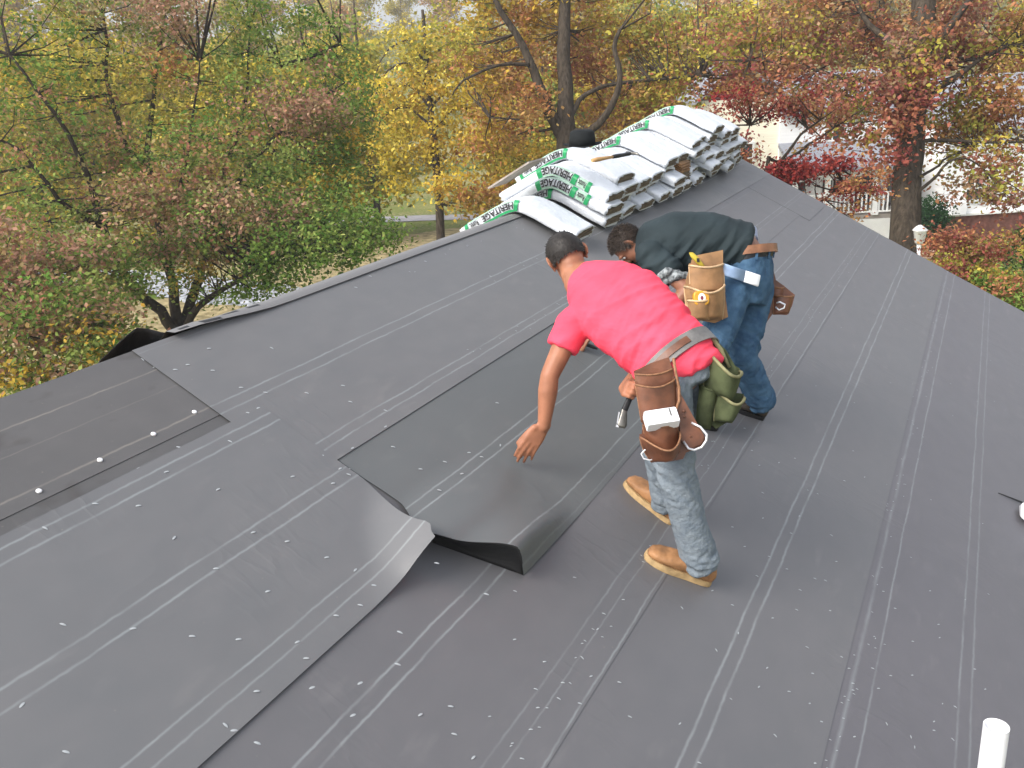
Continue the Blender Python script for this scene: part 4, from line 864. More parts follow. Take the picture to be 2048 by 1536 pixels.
bm = bmesh.new(); d = img(1, .35, .1).normalized(); d = orth(d, N); w_ = N.cross(d); loft(bm, [(hk-d*.07, w_*.010, N*.006, 3), (hk-d*.02, w_*.014, N*.009, 3), (hk+d*.06, w_*.013, N*.009, 3), (hk+d*.085, w_*.007, N*.004, 3)], 14); bm_obj('handle', bm, M['black'], t)
bm = bmesh.new(); box(bm, hk-d*.085, (.035, .014, .0012), (d, w_, N)); bm_obj('blade', bm, M['steel'], t)
# ================================================================== ground
def gp(px, py, z=0):
    d = P(px, py, 1)-CAM; return CAM+d*((z-CAM.z)/d.z)
FH = Vector((FW.x, FW.y, 0)).normalized(); RH = Vector((FH.y, -FH.x, 0)); ZZ = Vector((0, 0, 1))
def hill(x, y):
    d = math.hypot(x-CAM.x, y-CAM.y); fwd = (x-CAM.x)*FH.x+(y-CAM.y)*FH.y
    return 15*sstep(62, 190, d)*sstep(-.2, .5, fwd/(d+1e-6))+.25*noise.noise(Vector((x*.03, y*.03, 0)))*sstep(20, 50, d)
bm = bmesh.new(); NN = 96
def gfn(i, j):
    f = lambda t: math.copysign(abs(t)**1.8, t)*420; x = f(2*i-1); y = f(2*j-1); return Vector((x, y, hill(x, y)-.02))
grid(bm, gfn, NN, NN)
gm = mat('lawn', (.085, .13, .028), .95, .1, .6, 3, col2=(.19, .20, .06), vscale=.35, bdist=.05, detail=8)
nt2 = gm.node_tree; b_ = nt2.nodes['Principled BSDF']; tc = nt2.nodes.new('ShaderNodeTexCoord')
n1 = nt2.nodes.new('ShaderNodeTexNoise'); n1.inputs['Scale'].default_value = .12; n1.inputs['Detail'].default_value = 5; n2 = nt2.nodes.new('ShaderNodeTexNoise'); n2.inputs['Scale'].default_value = 7; n2.inputs['Detail'].default_value = 6
nt2.links.new(tc.outputs['Object'], n1.inputs[0]); nt2.links.new(tc.outputs['Object'], n2.inputs[0])
ad = nt2.nodes.new('ShaderNodeMath'); ad.operation = 'MULTIPLY_ADD'; ad.inputs[1].default_value = .8; nt2.links.new(n2.outputs['Fac'], ad.inputs[0]); nt2.links.new(n1.outputs['Fac'], ad.inputs[2])
rp = nt2.nodes.new('ShaderNodeValToRGB'); rp.color_ramp.elements[0].position = .86; rp.color_ramp.elements[1].position = .98; nt2.links.new(ad.outputs[0], rp.inputs[0])
mx = nt2.nodes.new('ShaderNodeMix'); mx.data_type = 'RGBA'; old = b_.inputs['Base Color'].links[0].from_socket; nt2.links.new(rp.outputs[0], mx.inputs[0]); nt2.links.new(old, mx.inputs[6]); mx.inputs[7].default_value = (.28, .24, .12, 1); nt2.links.new(mx.outputs[2], b_.inputs['Base Color'])
tag(bm_obj('ground', bm, gm), kind='structure')
def patch(name, pts, z, m, kind='structure', label=None):
    bm = bmesh.new(); c = sum((Vector((p.x, p.y, 0)) for p in pts), Vector())/len(pts); n = len(pts); out = []
    P2 = [Vector((p.x, p.y, 0)) for p in pts]
    for k in range(n*10):
        i = k//10; t = (k % 10)/10; a, b, d_, e = P2[i-1], P2[i], P2[(i+1) % n], P2[(i+2) % n]
        q = .5*((2*b)+(d_-a)*t+(2*a-5*b+4*d_-e)*t*t+(3*b-a-3*d_+e)*t**3); q += Vector((noise.noise(q*.7), noise.noise(q*.7+Vector((9, 0, 0))), 0))*.25; q.z = hill(q.x, q.y)+z; out.append(q)
    bm.faces.new([bm.verts.new(p) for p in out]); bmesh.ops.triangulate(bm, faces=bm.faces)
    return tag(bm_obj(name, bm, m), kind=kind)
gravel = mat('gravel', (.16, .17, .18), .95, .1, .9, 9, col2=(.50, .52, .55), vscale=3.5, bdist=.05)
litter = mat('leaf_litter', (.17, .14, .07), .95, .1, .9, 9, col2=(.38, .31, .17), vscale=3.2, bdist=.04)
road = mat('road', (.30, .29, .30), .9, .2, .3, 12, .12, 2)
patch('leaf_litter', [gp(-100, 720), gp(330, 700), gp(700, 560), gp(960, 470), gp(960, 452), gp(780, 478), gp(560, 560), gp(300, 600), gp(-100, 640)], .004, litter, 'stuff')
patch('gravel_path', [gp(-60, 590), gp(180, 575), gp(300, 590), gp(450, 612), gp(590, 600), gp(600, 575), gp(480, 560), gp(350, 545), gp(160, 540), gp(-60, 560)], .008, gravel)
patch('road', [gp(620, 452), gp(780, 445), gp(1000, 436), gp(1250, 420), gp(1250, 412), gp(1000, 426), gp(780, 434), gp(620, 440)], .008, road)
# ================================================================== leaves
PAL = dict(
 green=[(.075, .15, .028), (.12, .21, .04), (.19, .27, .06), (.28, .31, .09)], pink=[(.36, .20, .14), (.40, .26, .18), (.30, .14, .09), (.20, .20, .06)],
 redgreen=[(.32, .14, .09), (.14, .18, .045), (.36, .22, .14), (.24, .24, .06)], yellow=[(.55, .42, .05), (.46, .34, .045), (.62, .50, .10), (.30, .27, .05)],
 gold=[(.50, .33, .045), (.42, .24, .04), (.58, .42, .08), (.33, .27, .05)], olive=[(.28, .27, .05), (.40, .34, .06), (.21, .23, .05), (.48, .38, .07)],
 orange=[(.38, .16, .07), (.36, .24, .07), (.42, .29, .10), (.30, .14, .06)], rust=[(.34, .12, .07), (.42, .19, .09), (.26, .10, .07), (.30, .20, .06)],
 red=[(.16, .022, .025), (.24, .035, .03), (.32, .07, .05), (.12, .02, .025)], brick=[(.26, .075, .055), (.32, .12, .08), (.23, .16, .07), (.25, .065, .065)],
 mauve=[(.26, .12, .10), (.31, .17, .12), (.25, .20, .09), (.34, .16, .08)], dark=[(.02, .055, .022), (.035, .08, .03), (.05, .10, .04)], lime=[(.16, .24, .05), (.24, .30, .08), (.10, .17, .03)], haze=[(.34, .30, .16), (.40, .32, .14), (.28, .27, .13), (.42, .26, .16)])  # haze: leaf colours paled to stand in for distance haze
def leafmesh(name, pos, col, size, up=.35):
    col = np.asarray(col); g_ = col.mean(1, keepdims=True); col = np.clip(g_+(col-g_)*1.0, .004, 1)*1.13
    n = len(pos); pos = np.asarray(pos, float); nr = rng.normal(size=(n, 3)); nr[:, 2] = np.abs(nr[:, 2])+up; nr /= np.linalg.norm(nr, axis=1)[:, None]
    a = np.cross(nr, rng.normal(size=(n, 3))); a /= np.linalg.norm(a, axis=1)[:, None]+1e-9; b = np.cross(nr, a); s = size*rng.uniform(.6, 1.35, (n, 1))
    v = np.stack([pos-a*s, pos-b*s*.62+nr*s*.12, pos+a*s, pos+b*s*.62+nr*s*.12], 1).reshape(-1, 3)
    me = bpy.data.meshes.new(name); me.vertices.add(4*n); me.vertices.foreach_set('co', v.ravel()); me.loops.add(4*n); me.loops.foreach_set('vertex_index', np.arange(4*n, dtype=np.int32))
    me.polygons.add(n); me.polygons.foreach_set('loop_start', np.arange(0, 4*n, 4, dtype=np.int32)); me.polygons.foreach_set('loop_total', np.full(n, 4, np.int32)); me.update(calc_edges=True)
    at = me.attributes.new('leaf', 'FLOAT_COLOR', 'POINT'); c = np.ones((4*n, 4), np.float32); c[:, :3] = np.repeat(col, 4, 0); at.data.foreach_set('color', c.ravel()); return me
def clumps(blobs, sig=.22, perc=42, den=1.0):
    """blobs: centre, (ax, ay, az) vectors, number of clumps, palette -> leaf positions, colours, clump centres"""
    P_, C_, K = [], [], []
    for c, ax, n, pal in blobs:
        n = max(1, int(n*den)); d = rng.normal(size=(n, 3)); d /= np.linalg.norm(d, axis=1)[:, None]; r = rng.uniform(0, 1, (n, 1))**.45; d = d*r
        cc = np.array(c)+d[:, :1]*np.array(ax[0])+d[:, 1:2]*np.array(ax[1])+d[:, 2:3]*np.array(ax[2]); K.append(cc)
        pals = pal if isinstance(pal, (list, tuple)) else [pal]
        for q in cc:
            m = int(perc*rng.uniform(.5, 1.5)); sg = sig*rng.uniform(.6, 1.4)
            P_.append(q+rng.normal(size=(m, 3))*np.array([sg, sg, sg*.62])); pl = np.array(PAL[pals[rng.integers(len(pals))]]); main = pl[rng.integers(len(pl))]
            k = pl[rng.integers(len(pl), size=m)]; C_.append((k*.45+main*.55)*rng.uniform(.7, 1.3, (m, 1)))
    return np.concatenate(P_), np.concatenate(C_), np.concatenate(K)
def pxblob(px, py, zc, rx, ry, rz, n, pal):
    return (P(px, py, zc), (RT*(rx*zc/FPX), UP*(ry*zc/FPX), FW*rz), n, pal)
def branch(bm, pts, r0, r1, jit=.0, n=7):
    o = []
    for i, p in enumerate(pts[:-1]):
        a = pts[max(i-1, 0)]; d = pts[min(i+2, len(pts)-1)]; q = pts[i+1]
        for t in (0, .33, .66): o.append(.5*((2*p)+(q-a)*t+(2*a-5*p+4*q-d)*t*t+(3*p-a-3*q+d)*t**3)+Vector((noise.noise(p*3+Vector((t*4, 0, 0))), noise.noise(p*3+Vector((0, t*4, 7))), 0))*jit)
    o.append(pts[-1]); tube(bm, o, [r0+(r1-r0)*(k/(len(o)-1))**.8 for k in range(len(o))], n); return o
def tree(name, label, cat, base, limbs, blobs, size, bark, sig=.22, perc=42, twigs=.35, group=None, trunk_n=10, up=.35):
    t = thing(name, label, cat, tuple(base), group); bm = bmesh.new(); nodes = []
    for pts, r0, r1 in limbs: nodes += branch(bm, [Vector(p) for p in pts], r0, r1, .06, trunk_n)
    pos, col, K = clumps(blobs, sig, perc)
    na = np.array([tuple(p) for p in nodes])
    for q in K[rng.random(len(K)) < twigs]:
        d = np.linalg.norm(na-q, axis=1)+.8*np.maximum(0, na[:, 2]-q[2]); j = int(d.argmin()); a = Vector(na[j]); b = Vector(q); L = (b-a).length
        if L > 5: continue
        m = a.lerp(b, .5)+Vector((rng.normal()*.08*L, rng.normal()*.08*L, -.06*L)); tube(bm, [a, m, b], [.012+.006*L, .008+.003*L, .004], 5, caps=False)
    bm_obj('trunk', bm, bark, t, True)
    put('crown', leafmesh('crown', pos, col, size, up), M['leaf'], t)
    return t
# ------------------------------------------------------------------ left maple
z0 = 20.5
def L_(*a, z=z0): return [P(x, y, z+(d[0] if d else 0)) for x, y, *d in a]
tb_ = P(356, 668, z0); gb = Vector((tb_.x, tb_.y, 0))
limbs = [([gb, P(354, 720, z0), tb_], .42, .34),
 (L_((356, 672), (320, 622, -.4), (258, 565, -1), (205, 455, -1.6), (175, 350, -2), (110, 230, -2.6), (20, 110, -3)), 0.144, 0.022),
 (L_((356, 668), (346, 570), (318, 450, .2), (296, 300, .4), (312, 150, .8), (330, 20, 1)), 0.137, 0.029),
 (L_((360, 668), (398, 560, .5), (420, 470, .8), (448, 340, 1), (490, 220, 1.2), (500, 60, 1.4)), 0.130, 0.022),
 (L_((364, 670), (400, 612, -.5), (455, 572, -1), (520, 536, -1.3), (610, 490, -1.6)), 0.101, 0.022),
 (L_((300, 330, .4), (255, 300, .2), (235, 240), (215, 160), (212, 60), (190, -30)), 0.086, 0.022),
 (L_((430, 430, .8), (500, 330), (590, 235), (690, 165, -.5)), 0.072, 0.014), (L_((205, 455, -1.6), (120, 400, -2.5), (40, 300, -3), (-60, 260, -3.5)), 0.065, 0.014),
 (L_((258, 565, -1), (170, 545, -2), (90, 540, -3), (0, 560, -3.6)), 0.058, 0.011), (L_((318, 450, .2), (360, 380, -.6), (380, 270, -1), (400, 120, -1)), 0.065, 0.014),
 (L_((560, 130, .5), (620, 115, .5), (680, 88, .5)), 0.065, 0.036)]
G_, R_, RG = 'green', 'pink', 'redgreen'
B_ = [(60, 80, 19, 150, 120, 2, 52, (G_, 'olive')), (250, 40, 20, 150, 90, 2, 52, (G_, RG, R_)), (330, 20, 19, 60, 50, 1, 19, R_), (480, 60, 21, 150, 90, 2, 52, (G_, G_, 'olive')), (650, 100, 21, 80, 90, 1.6, 26, G_),
 (100, 250, 19, 150, 110, 2, 52, (G_, RG)), (330, 180, 20, 150, 90, 2, 40, (G_, RG, 'olive')), (560, 200, 20, 140, 90, 1.8, 50, (G_, R_, G_)), (610, 230, 19.5, 90, 45, 1, 31, R_), (690, 230, 20.5, 60, 110, 1.4, 31, G_),
 (60, 400, 18, 130, 100, 2, 44, (G_, RG)), (240, 330, 19.5, 120, 90, 1.6, 31, (G_, RG)), (420, 320, 19, 120, 80, 1.6, 44, (G_, RG, G_)), (600, 350, 20, 110, 80, 1.6, 40, G_), (300, 400, 18, 90, 55, 1.2, 42, (R_, RG)), (430, 430, 18, 90, 50, 1.2, 40, (R_, RG, G_)),
 (540, 440, 19, 110, 60, 1.4, 40, (G_, R_)), (660, 440, 19.5, 110, 50, 1.4, 44, G_), (740, 470, 19.5, 75, 35, 1.2, 26, G_), (610, 500, 18.5, 120, 42, 1.2, 54, ('green',)), (560, 560, 19, 70, 25, .8, 13, G_),
 (60, 520, 16, 120, 70, 1.6, 61, (R_, RG)), (200, 520, 17, 90, 50, 1.2, 31, (RG, G_)), (60, 640, 15, 130, 80, 1.6, 67, (R_, RG, G_)), (190, 640, 15.5, 90, 60, 1.2, 44, (RG, G_, R_)), (60, 740, 14.5, 120, 50, 1.2, 49, (R_, 'gold', G_)), (190, 690, 15, 60, 36, .9, 16, (G_, 'gold')),
 (330, 500, 20, 110, 36, 1, 40, (G_, R_)), (480, 500, 19.5, 90, 40, 1, 44, (G_, RG)), (400, 560, 19.8, 120, 30, .8, 18, (G_, 'gold')), (230, 570, 18.5, 80, 34, .8, 22, (RG, G_)), (150, 590, 16, 90, 30, .8, 24, (R_, G_)), (480, 590, 19.5, 80, 24, .6, 8, (G_,)), (120, 130, 21, 200, 120, 2, 30, ('yellow', 'gold')), (420, 230, 21.5, 200, 140, 1.6, 34, ('yellow', 'olive')), (350, 130, 19.5, 40, 40, .6, 8, 'orange'), (680, 330, 20.5, 80, 100, 1.2, 22, ('gold', G_)), (-120, 300, 18, 120, 300, 3, 52, (G_, RG)), (300, -130, 20, 420, 110, 3, 61, (G_, RG))]
tree('maple_tree', 'large many-stemmed maple left of the roof, its leaves green turning pink and red', 'tree', gb, limbs, [pxblob(*b) for b in B_], .048, M['barkdark'], .25, 58, .4)
# ------------------------------------------------------------------ middle tree with forked trunk
z1 = 25
g1 = P(1140, 420, z1); g1.z = 0
limbs = [([g1, P(1134, 330, z1), P(1130, 230, z1), P(1128, 120, z1), P(1132, -60, z1)], .36, .14),
 ([P(1128, 275, z1), P(1098, 222, z1-.2), P(1076, 165, z1-.4), P(1045, 90, z1-.6), P(1000, 20, z1-.8), P(960, -60, z1-1)], .20, .05),
 ([P(1136, 262, z1), P(1182, 262, z1-.3), P(1222, 212, z1-.5), P(1240, 150, z1-.6), P(1228, 95, z1-.6), P(1240, 60, z1-.7)], .13, .05),
 ([P(1136, 240, z1), P(1160, 200, z1), P(1210, 172, z1+.2), (P(1300, 160, z1+.4)), P(1400, 152, z1+.6)], .09, .03),
 ([P(1120, 250, z1), P(1080, 262, z1), P(1040, 240, z1), P(980, 235, z1)], .05, .02), ([P(1065, 130, z1-.5), P(1000, 130, z1-1), P(930, 160, z1-1.4), P(905, 190, z1-1.5)], .06, .015)]
B_ = [(960, 60, 26, 110, 80, 1.8, 60, ('olive', 'gold', 'olive', 'orange')), (1090, 30, 26.5, 100, 70, 1.8, 54, ('orange', 'gold')), (1220, 60, 27, 120, 80, 1.8, 70, ('orange', 'olive', 'gold')), (1350, 90, 27, 120, 80, 1.8, 74, ('rust', 'olive', 'olive')), (1450, 140, 26, 90, 50, 1.6, 36, ('rust', 'brick')),
 (1000, 150, 26, 90, 60, 1.6, 46, ('orange', 'gold', 'rust')), (1170, 130, 26.5, 70, 45, 1, 36, ('orange', 'rust')), (1300, 190, 26, 100, 35, 1.2, 44, ('rust', 'olive', 'orange')), (1000, 260, 26.5, 70, 50, 1.2, 40, ('gold', 'orange')), (1060, 210, 24.2, 30, 60, .6, 12, ('orange',)), (1190, 215, 26.5, 60, 30, 1, 16, ('gold', 'rust')),
 (1060, 320, 26.5, 60, 40, 1.2, 26, ('gold', 'olive')), (1150, -110, 26, 400, 90, 3, 60, ('orange', 'gold'))]
tree('oak_tree', 'forked dark trunk with orange and gold leaves rising behind the hat and shingle bundles', 'tree', g1, limbs, [pxblob(*b) for b in B_], .066, M['bark'], .27, 42, .35)
# ------------------------------------------------------------------ right big tree
z2 = 20
g2 = P(1806, 560, z2); g2.z = 0
limbs = [([g2, P(1808, 500, z2), P(1814, 380, z2), P(1822, 270, z2), P(1834, 160, z2), P(1846, 60, z2), P(1852, -60, z2)], .35, .24),
 ([P(1836, 235, z2), P(1860, 190, z2), P(1905, 160, z2+.4), P(1960, 120, z2+.6), P(2040, 80, z2+1)], .10, .03), ([P(1830, 300, z2), P(1850, 282, z2-.2), P(1905, 281, z2-.3), P(1970, 285, z2-.3), P(2060, 283, z2)], .06, .02),
 ([P(1826, 395, z2-.2), P(1860, 365, z2-.3), P(1900, 322, z2-.4), P(1940, 320, z2-.4), P(1975, 345, z2-.4)], .045, .012), ([P(1826, 360, z2-.2), P(1862, 340, z2), P(1900, 312, z2), P(1950, 300, z2+.3)], .04, .012), ([P(1830, 150, z2), P(1800, 100, z2), P(1740, 50, z2+.4), P(1700, -20, z2+.6)], .12, .04),
 ([P(1826, 190, z2), P(1770, 160, z2+.3), P(1700, 160, z2+.6), P(1600, 130, z2+1), P(1500, 120, z2+1.4)], .08, .02), ([P(1838, 120, z2), P(1900, 50, z2), P(1960, -30, z2)], .12, .05)]
B_ = [(1960, 375, 19.6, 80, 30, .7, 16, ('rust', 'mauve', 'olive')), (2020, 410, 19.4, 50, 20, .5, 7, ('mauve', 'brick')), (1740, 340, 20.2, 50, 24, .6, 7, ('rust', 'brick')), (1740, 290, 20.4, 60, 24, .7, 8, ('olive', 'rust')), (1480, 60, 22, 110, 80, 1.6, 46, ('rust', 'mauve', 'olive')), (1620, 70, 21.5, 110, 80, 1.6, 56, ('mauve', 'olive', 'rust')), (1750, 80, 21.5, 110, 80, 1.6, 60, ('mauve', 'brick', 'rust')), (1880, 80, 21.5, 110, 80, 1.6, 60, ('mauve', 'rust', 'brick')), (2000, 90, 21, 110, 90, 1.6, 56, ('rust', 'olive')),
 (1560, 160, 21.5, 110, 50, 1.4, 46, ('brick', 'rust', 'mauve')), (1690, 180, 21, 100, 50, 1.3, 50, ('mauve', 'brick', 'olive')), (1810, 190, 19.3, 70, 45, .5, 34, ('brick', 'brick', 'mauve')), (1800, 240, 19.2, 50, 50, .4, 20, ('brick', 'rust')), (1840, 120, 19.3, 60, 90, .4, 34, ('mauve', 'rust', 'olive')), (1800, 300, 19.3, 26, 20, .3, 4, ('brick',)), (1920, 210, 21, 100, 50, 1.2, 44, ('rust', 'olive')), (2010, 230, 20.5, 90, 55, 1.2, 44, ('orange', 'rust')),
 (1700, 245, 20.5, 90, 30, 1, 20, ('olive', 'brick', 'rust')), (1960, 310, 20, 100, 30, 1, 16, ('rust', 'mauve', 'olive')), (2010, 350, 20, 70, 26, .8, 8, ('mauve', 'rust')), (1890, 270, 21, 70, 25, 1, 14, ('olive', 'orange')), (1760, -110, 21, 400, 90, 3, 70, ('mauve', 'rust')), (2160, 150, 20, 90, 200, 2, 50, ('rust', 'orange'))]
tree('oak_tree', 'tall thick trunk with rust and mauve leaves standing right of the white porch', 'tree', g2, limbs, [pxblob(*b) for b in B_], .056, M['bark'], .22, 44, .35, trunk_n=14)
# ------------------------------------------------------------------ golden drooping tree between the maple and the bundles
z3 = 31; g3 = P(880, 440, z3); g3.z = 0
limbs = [([g3, P(872, 330, z3), P(860, 200, z3), P(850, 90, z3), P(845, 20, z3)], .17, .05)]+[([P(866-6*i, 260-45*i, z3), P(866+s*50, 215-45*i, z3), P(866+s*105, 240-40*i, z3), P(866+s*130, 330-36*i, z3)], .05, .012) for i in range(4) for s in (-1, 1)]
B_ = [(860, 90, z3, 90, 60, 1.6, 44, ('yellow', 'olive')), (800, 190, z3, 70, 80, 1.4, 34, ('yellow', 'gold')), (930, 200, z3, 80, 90, 1.6, 54, ('gold', 'yellow')), (880, 300, z3, 60, 60, 1.2, 30, ('yellow', 'gold')), (980, 320, z3, 70, 70, 1.4, 50, ('gold', 'orange', 'yellow')), (900, 380, z3-1, 40, 40, 1, 14, ('yellow', 'gold')), (800, 330, z3, 30, 60, 1, 14, ('yellow',)), (770, 300, z3, 40, 60, 1, 18, ('yellow', 'olive')), (960, 400, z3-1, 50, 36, 1, 26, ('gold', 'orange'))]
tree('birch_tree', 'drooping golden yellow tree left of the shingle bundles', 'tree', g3, limbs, [pxblob(*b) for b in B_], .075, M['bark'], .3, 44, .3, up=.1)
# ------------------------------------------------------------------ red ornamental maple before the white houses
z4 = 16.5; g4 = P(1550, 520, z4); g4.z = 0
limbs = [([g4, P(1528, 358, z4), P(1560, 325, z4), P(1600, 270, z4), P(1640, 240, z4-.2)], .05, .015), ([g4, P(1510, 400, z4), P(1485, 320, z4), P(1500, 250, z4)], .04, .012), ([P(1560, 325, z4), P(1620, 290, z4), P(1690, 240, z4), P(1730, 215, z4)], .03, .01), ([g4, P(1600, 450, z4), P(1650, 400, z4), P(1700, 350, z4)], .04, .01)]
B_ = [(1470, 210, z4, 60, 20, .9, 20, ('red', 'brick')), (1560, 208, z4, 80, 22, .9, 30, ('red', 'brick')), (1640, 228, z4, 50, 18, .8, 12, ('brick', 'rust')), (1600, 342, z4, 56, 18, .6, 36, ('red',)), (1560, 350, z4, 40, 22, .5, 18, ('red', 'brick')), (1670, 330, z4, 34, 16, .5, 12, ('red',)), (1480, 310, z4, 34, 20, .5, 12, ('brick', 'rust')), (1690, 385, z4, 30, 24, .5, 12, ('red', 'rust')), (1760, 370, z4, 20, 24, .4, 6, ('brick', 'orange')), (1660, 420, z4, 70, 26, .5, 10, ('brick', 'orange')), (1520, 285, z4, 60, 16, .6, 3, ('brick',)), (1600, 290, z4, 50, 12, .5, 3, ('orange', 'brick'))]
tree('maple_tree', 'small dark red maple with thin crooked stems in front of the cream house wing', 'tree', g4, limbs, [pxblob(*b) for b in B_], .034, M['barkdark'], .13, 52, .5)
# shrubs
def shrub(label, cat, px, py, blobs, size, sig, perc=60, name='shrub'):
    g = gp(px, py); limbs = [([g, g+Vector((a*.25, b*.25, .5)), g+Vector((a*.6, b*.6, 1.1))], .03, .008) for a, b in ((1, 0), (-1, .3), (.2, 1), (-.3, -1))]
    return tree(name, label, cat, g, limbs, blobs, size, M['barkdark'], sig, perc, .5)
shrub('red and yellow-green autumn bush beyond the roof edge on the right', 'shrub', 1960, 590, [pxblob(*b) for b in ((1900, 490, 16, 50, 24, .5, 22, ('brick', 'rust')), (1950, 510, 16, 60, 40, .7, 34, ('brick', 'rust', 'olive')), (1970, 560, 15.5, 60, 40, .7, 40, ('olive', 'rust', 'lime')), (2010, 500, 16, 40, 30, .6, 6, ('rust', 'olive')), (1900, 540, 15.5, 40, 24, .5, 22, ('brick', 'olive')), (2000, 600, 15, 60, 40, .7, 30, ('lime', 'rust')))], .036, .13)
shrub('rounded dark green bush at the corner of the white and brick house', 'shrub', 1852, 470, [pxblob(1852, 432, 30, 34, 36, .7, 60, 'dark'), pxblob(1862, 450, 29.6, 30, 20, .5, 24, 'dark')], .05, .16)
shrub('green bush at the far right edge of the photo', 'shrub', 2056, 540, [pxblob(2056, 500, 20, 36, 40, .6, 36, ('green', 'dark')), pxblob(2060, 590, 16, 34, 50, .6, 36, ('lime', 'green'))], .045, .15)
# ================================================================== woods on the far slope
def proto(name, label, pal, seed, h=12.5, w=4.4, n=210, leaf=.15, bark=None, lo=.3):
    r = np.random.default_rng(seed); t = thing(name, label, 'tree', (0, 0, 0), 'autumn trees on the far slope'); bm = bmesh.new(); nodes = branch(bm, [Vector((0, 0, -.5)), Vector((.1, 0, h*.3)), Vector((-.1, .1, h*.6)), Vector((0, 0, h*.93))], .22, .04, .1, 7)
    blobs = []
    for k in range(9):
        a = r.uniform(0, 6.28); q = r.uniform(0, w*.55); z = h*r.uniform(lo, .85); rr = w*r.uniform(.32, .55)*(1.15-.5*z/h); c = Vector((q*math.cos(a), q*math.sin(a), z)); tube(bm, [Vector((0, 0, z*.72)), c*.6+Vector((0, 0, z*.36)), c], [.08, .05, .02], 5, caps=False)
        blobs.append((c, (Vector((rr, 0, 0)), Vector((0, rr, 0)), Vector((0, 0, rr*.8))), n//9, pal))
    pos, col, K = clumps(blobs, .42, 30); bm_obj('trunk', bm, bark or M['bark'], t, True); put('crown', leafmesh('crown', pos, col, leaf, .3), M['leaf'], t); return t
protos = [proto('autumn_tree', 'bright yellow tree in the wood on the far slope', ('yellow', 'olive'), 1, lo=.08, n=280), proto('autumn_tree', 'golden brown tree in the wood on the far slope', ('gold', 'orange'), 2, 11), proto('autumn_tree', 'olive green tree in the wood on the far slope', ('olive', 'yellow', 'lime'), 3, 12, lo=.1, n=260), proto('autumn_tree', 'hazy straw coloured tree in the wood on the far slope', ('haze', 'gold'), 4, 13), proto('autumn_tree', 'rusty red tree in the wood on the far slope', ('rust', 'haze'), 5, 11.5)]
rt_ = random.Random(21); used = set()
def at_px(px, dist): g = ground(px, dist); g.z = hill(g.x, g.y); return g
spots_ = []
for px in range(-150, 2400, 105): spots_.append((px+rt_.uniform(-30, 30), rt_.uniform(92, 104), 1.0))
for px in range(-200, 2400, 85): spots_.append((px+rt_.uniform(-30, 30), rt_.uniform(122, 150), 1.15))
for px in list(range(-150, 760, 115))+list(range(1040, 1500, 110)): spots_.append((px+rt_.uniform(-25, 25), rt_.uniform(60, 78), .95))
for px in (-100, 20, 140, 250, 370, 490, 610, 720): spots_.append((px, rt_.uniform(38, 50), .74))
for px in (1080, 1230, 1390): spots_.append((px, rt_.uniform(44, 52), .7))
for px in (1880, 2040, 2180, 1500, 1640, 1760): spots_.append((px, rt_.uniform(54, 66), .9))
for i, (px, d, s) in enumerate(spots_):
    left = px < 1000
    k = rt_.choices(range(5), (8, 1, 4, 0, 0) if left and d < 56 else (5, 3, 4, 1, 0) if left and d < 90 else ((2, 3, 2, 3, 1) if left else (1, 3, 3, 4, 3)))[0]
    if 750 < px < 960 and d > 80: s *= .72
    g = at_px(px, d)
    if k not in used: o = protos[k]; o.location = g; used.add(k)
    else: o = copy_tree(protos[k], None, g)
    row = 'crest' if d > 110 else ('upper slope' if d > 85 else ('lower slope' if d > 56 else 'foot')); col_ = ['bright yellow', 'golden brown', 'olive green', 'haze-paled straw', 'rusty red'][k]
    where = ['beyond the far left of the roof', 'behind the stems of the left maple', 'behind the right side of the left maple', 'beyond the drooping golden tree', 'beyond the forked oak', 'beyond the shingle bundles', 'beyond the white porch', 'beyond the brick based house'][min(7, max(0, int((px+50)/275)))]
    o['label'] = f'{col_} tree at the {row} {where}'
    o.scale = (s*rt_.uniform(.9, 1.15),)*2+(s*rt_.uniform(.9, 1.12),); o.rotation_euler.z = rt_.uniform(0, 6.28)
# ================================================================== neighbouring houses
def frame(px, py, yaw=0):
    g = gp(px, py); r = Matrix.Rotation(yaw, 3, 'Z'); return g, r @ RH, r @ FH
sid = mat('white_clapboard', (.80, .80, .80), .6, .3, .5, 3, .04, 2, stretch=(.2, .2, 9), bdist=.02); cream = mat('cream_clapboard', (.82, .78, .64), .6, .3, .5, 3, .05, 2, stretch=(.2, .2, 9), bdist=.02)
roofm = mat('grey_shingles', (.26, .27, .30), .85, .2, .25, 30, .08, 12); glass = mat('window_glass', (.035, .045, .055), .12, .6); brick = mat('brick', (.16, .07, .055), .85, .2, .5, 14, .25, 7); floorm = mat('porch_boards', (.30, .27, .24), .8, .2)
def hb(bm, O, X, Y, x, y, z, sx, sy, sz): box(bm, O+X*x+Y*y+ZZ*z, (sx, sy, sz), (X, Y, ZZ))
def window(par, O, X, Y, x, z, w, h, y=0):
    bm = bmesh.new()
    for a, b, c, d in ((0, h/2, w+.12, .07), (0, -h/2, w+.18, .08), (-w/2, 0, .07, h), (w/2, 0, .07, h), (0, 0, w, .05), (0, 0, .04, h)): hb(bm, O, X, Y, x+a, y-.035, z+b, c, .06 if b == 0 and a == 0 else .075, d)
    f = bm_obj('window', bm, M['white'], par); bm = bmesh.new(); hb(bm, O, X, Y, x, y-.008, z, w-.03, .02, h-.03); bm_obj('pane', bm, glass, f)
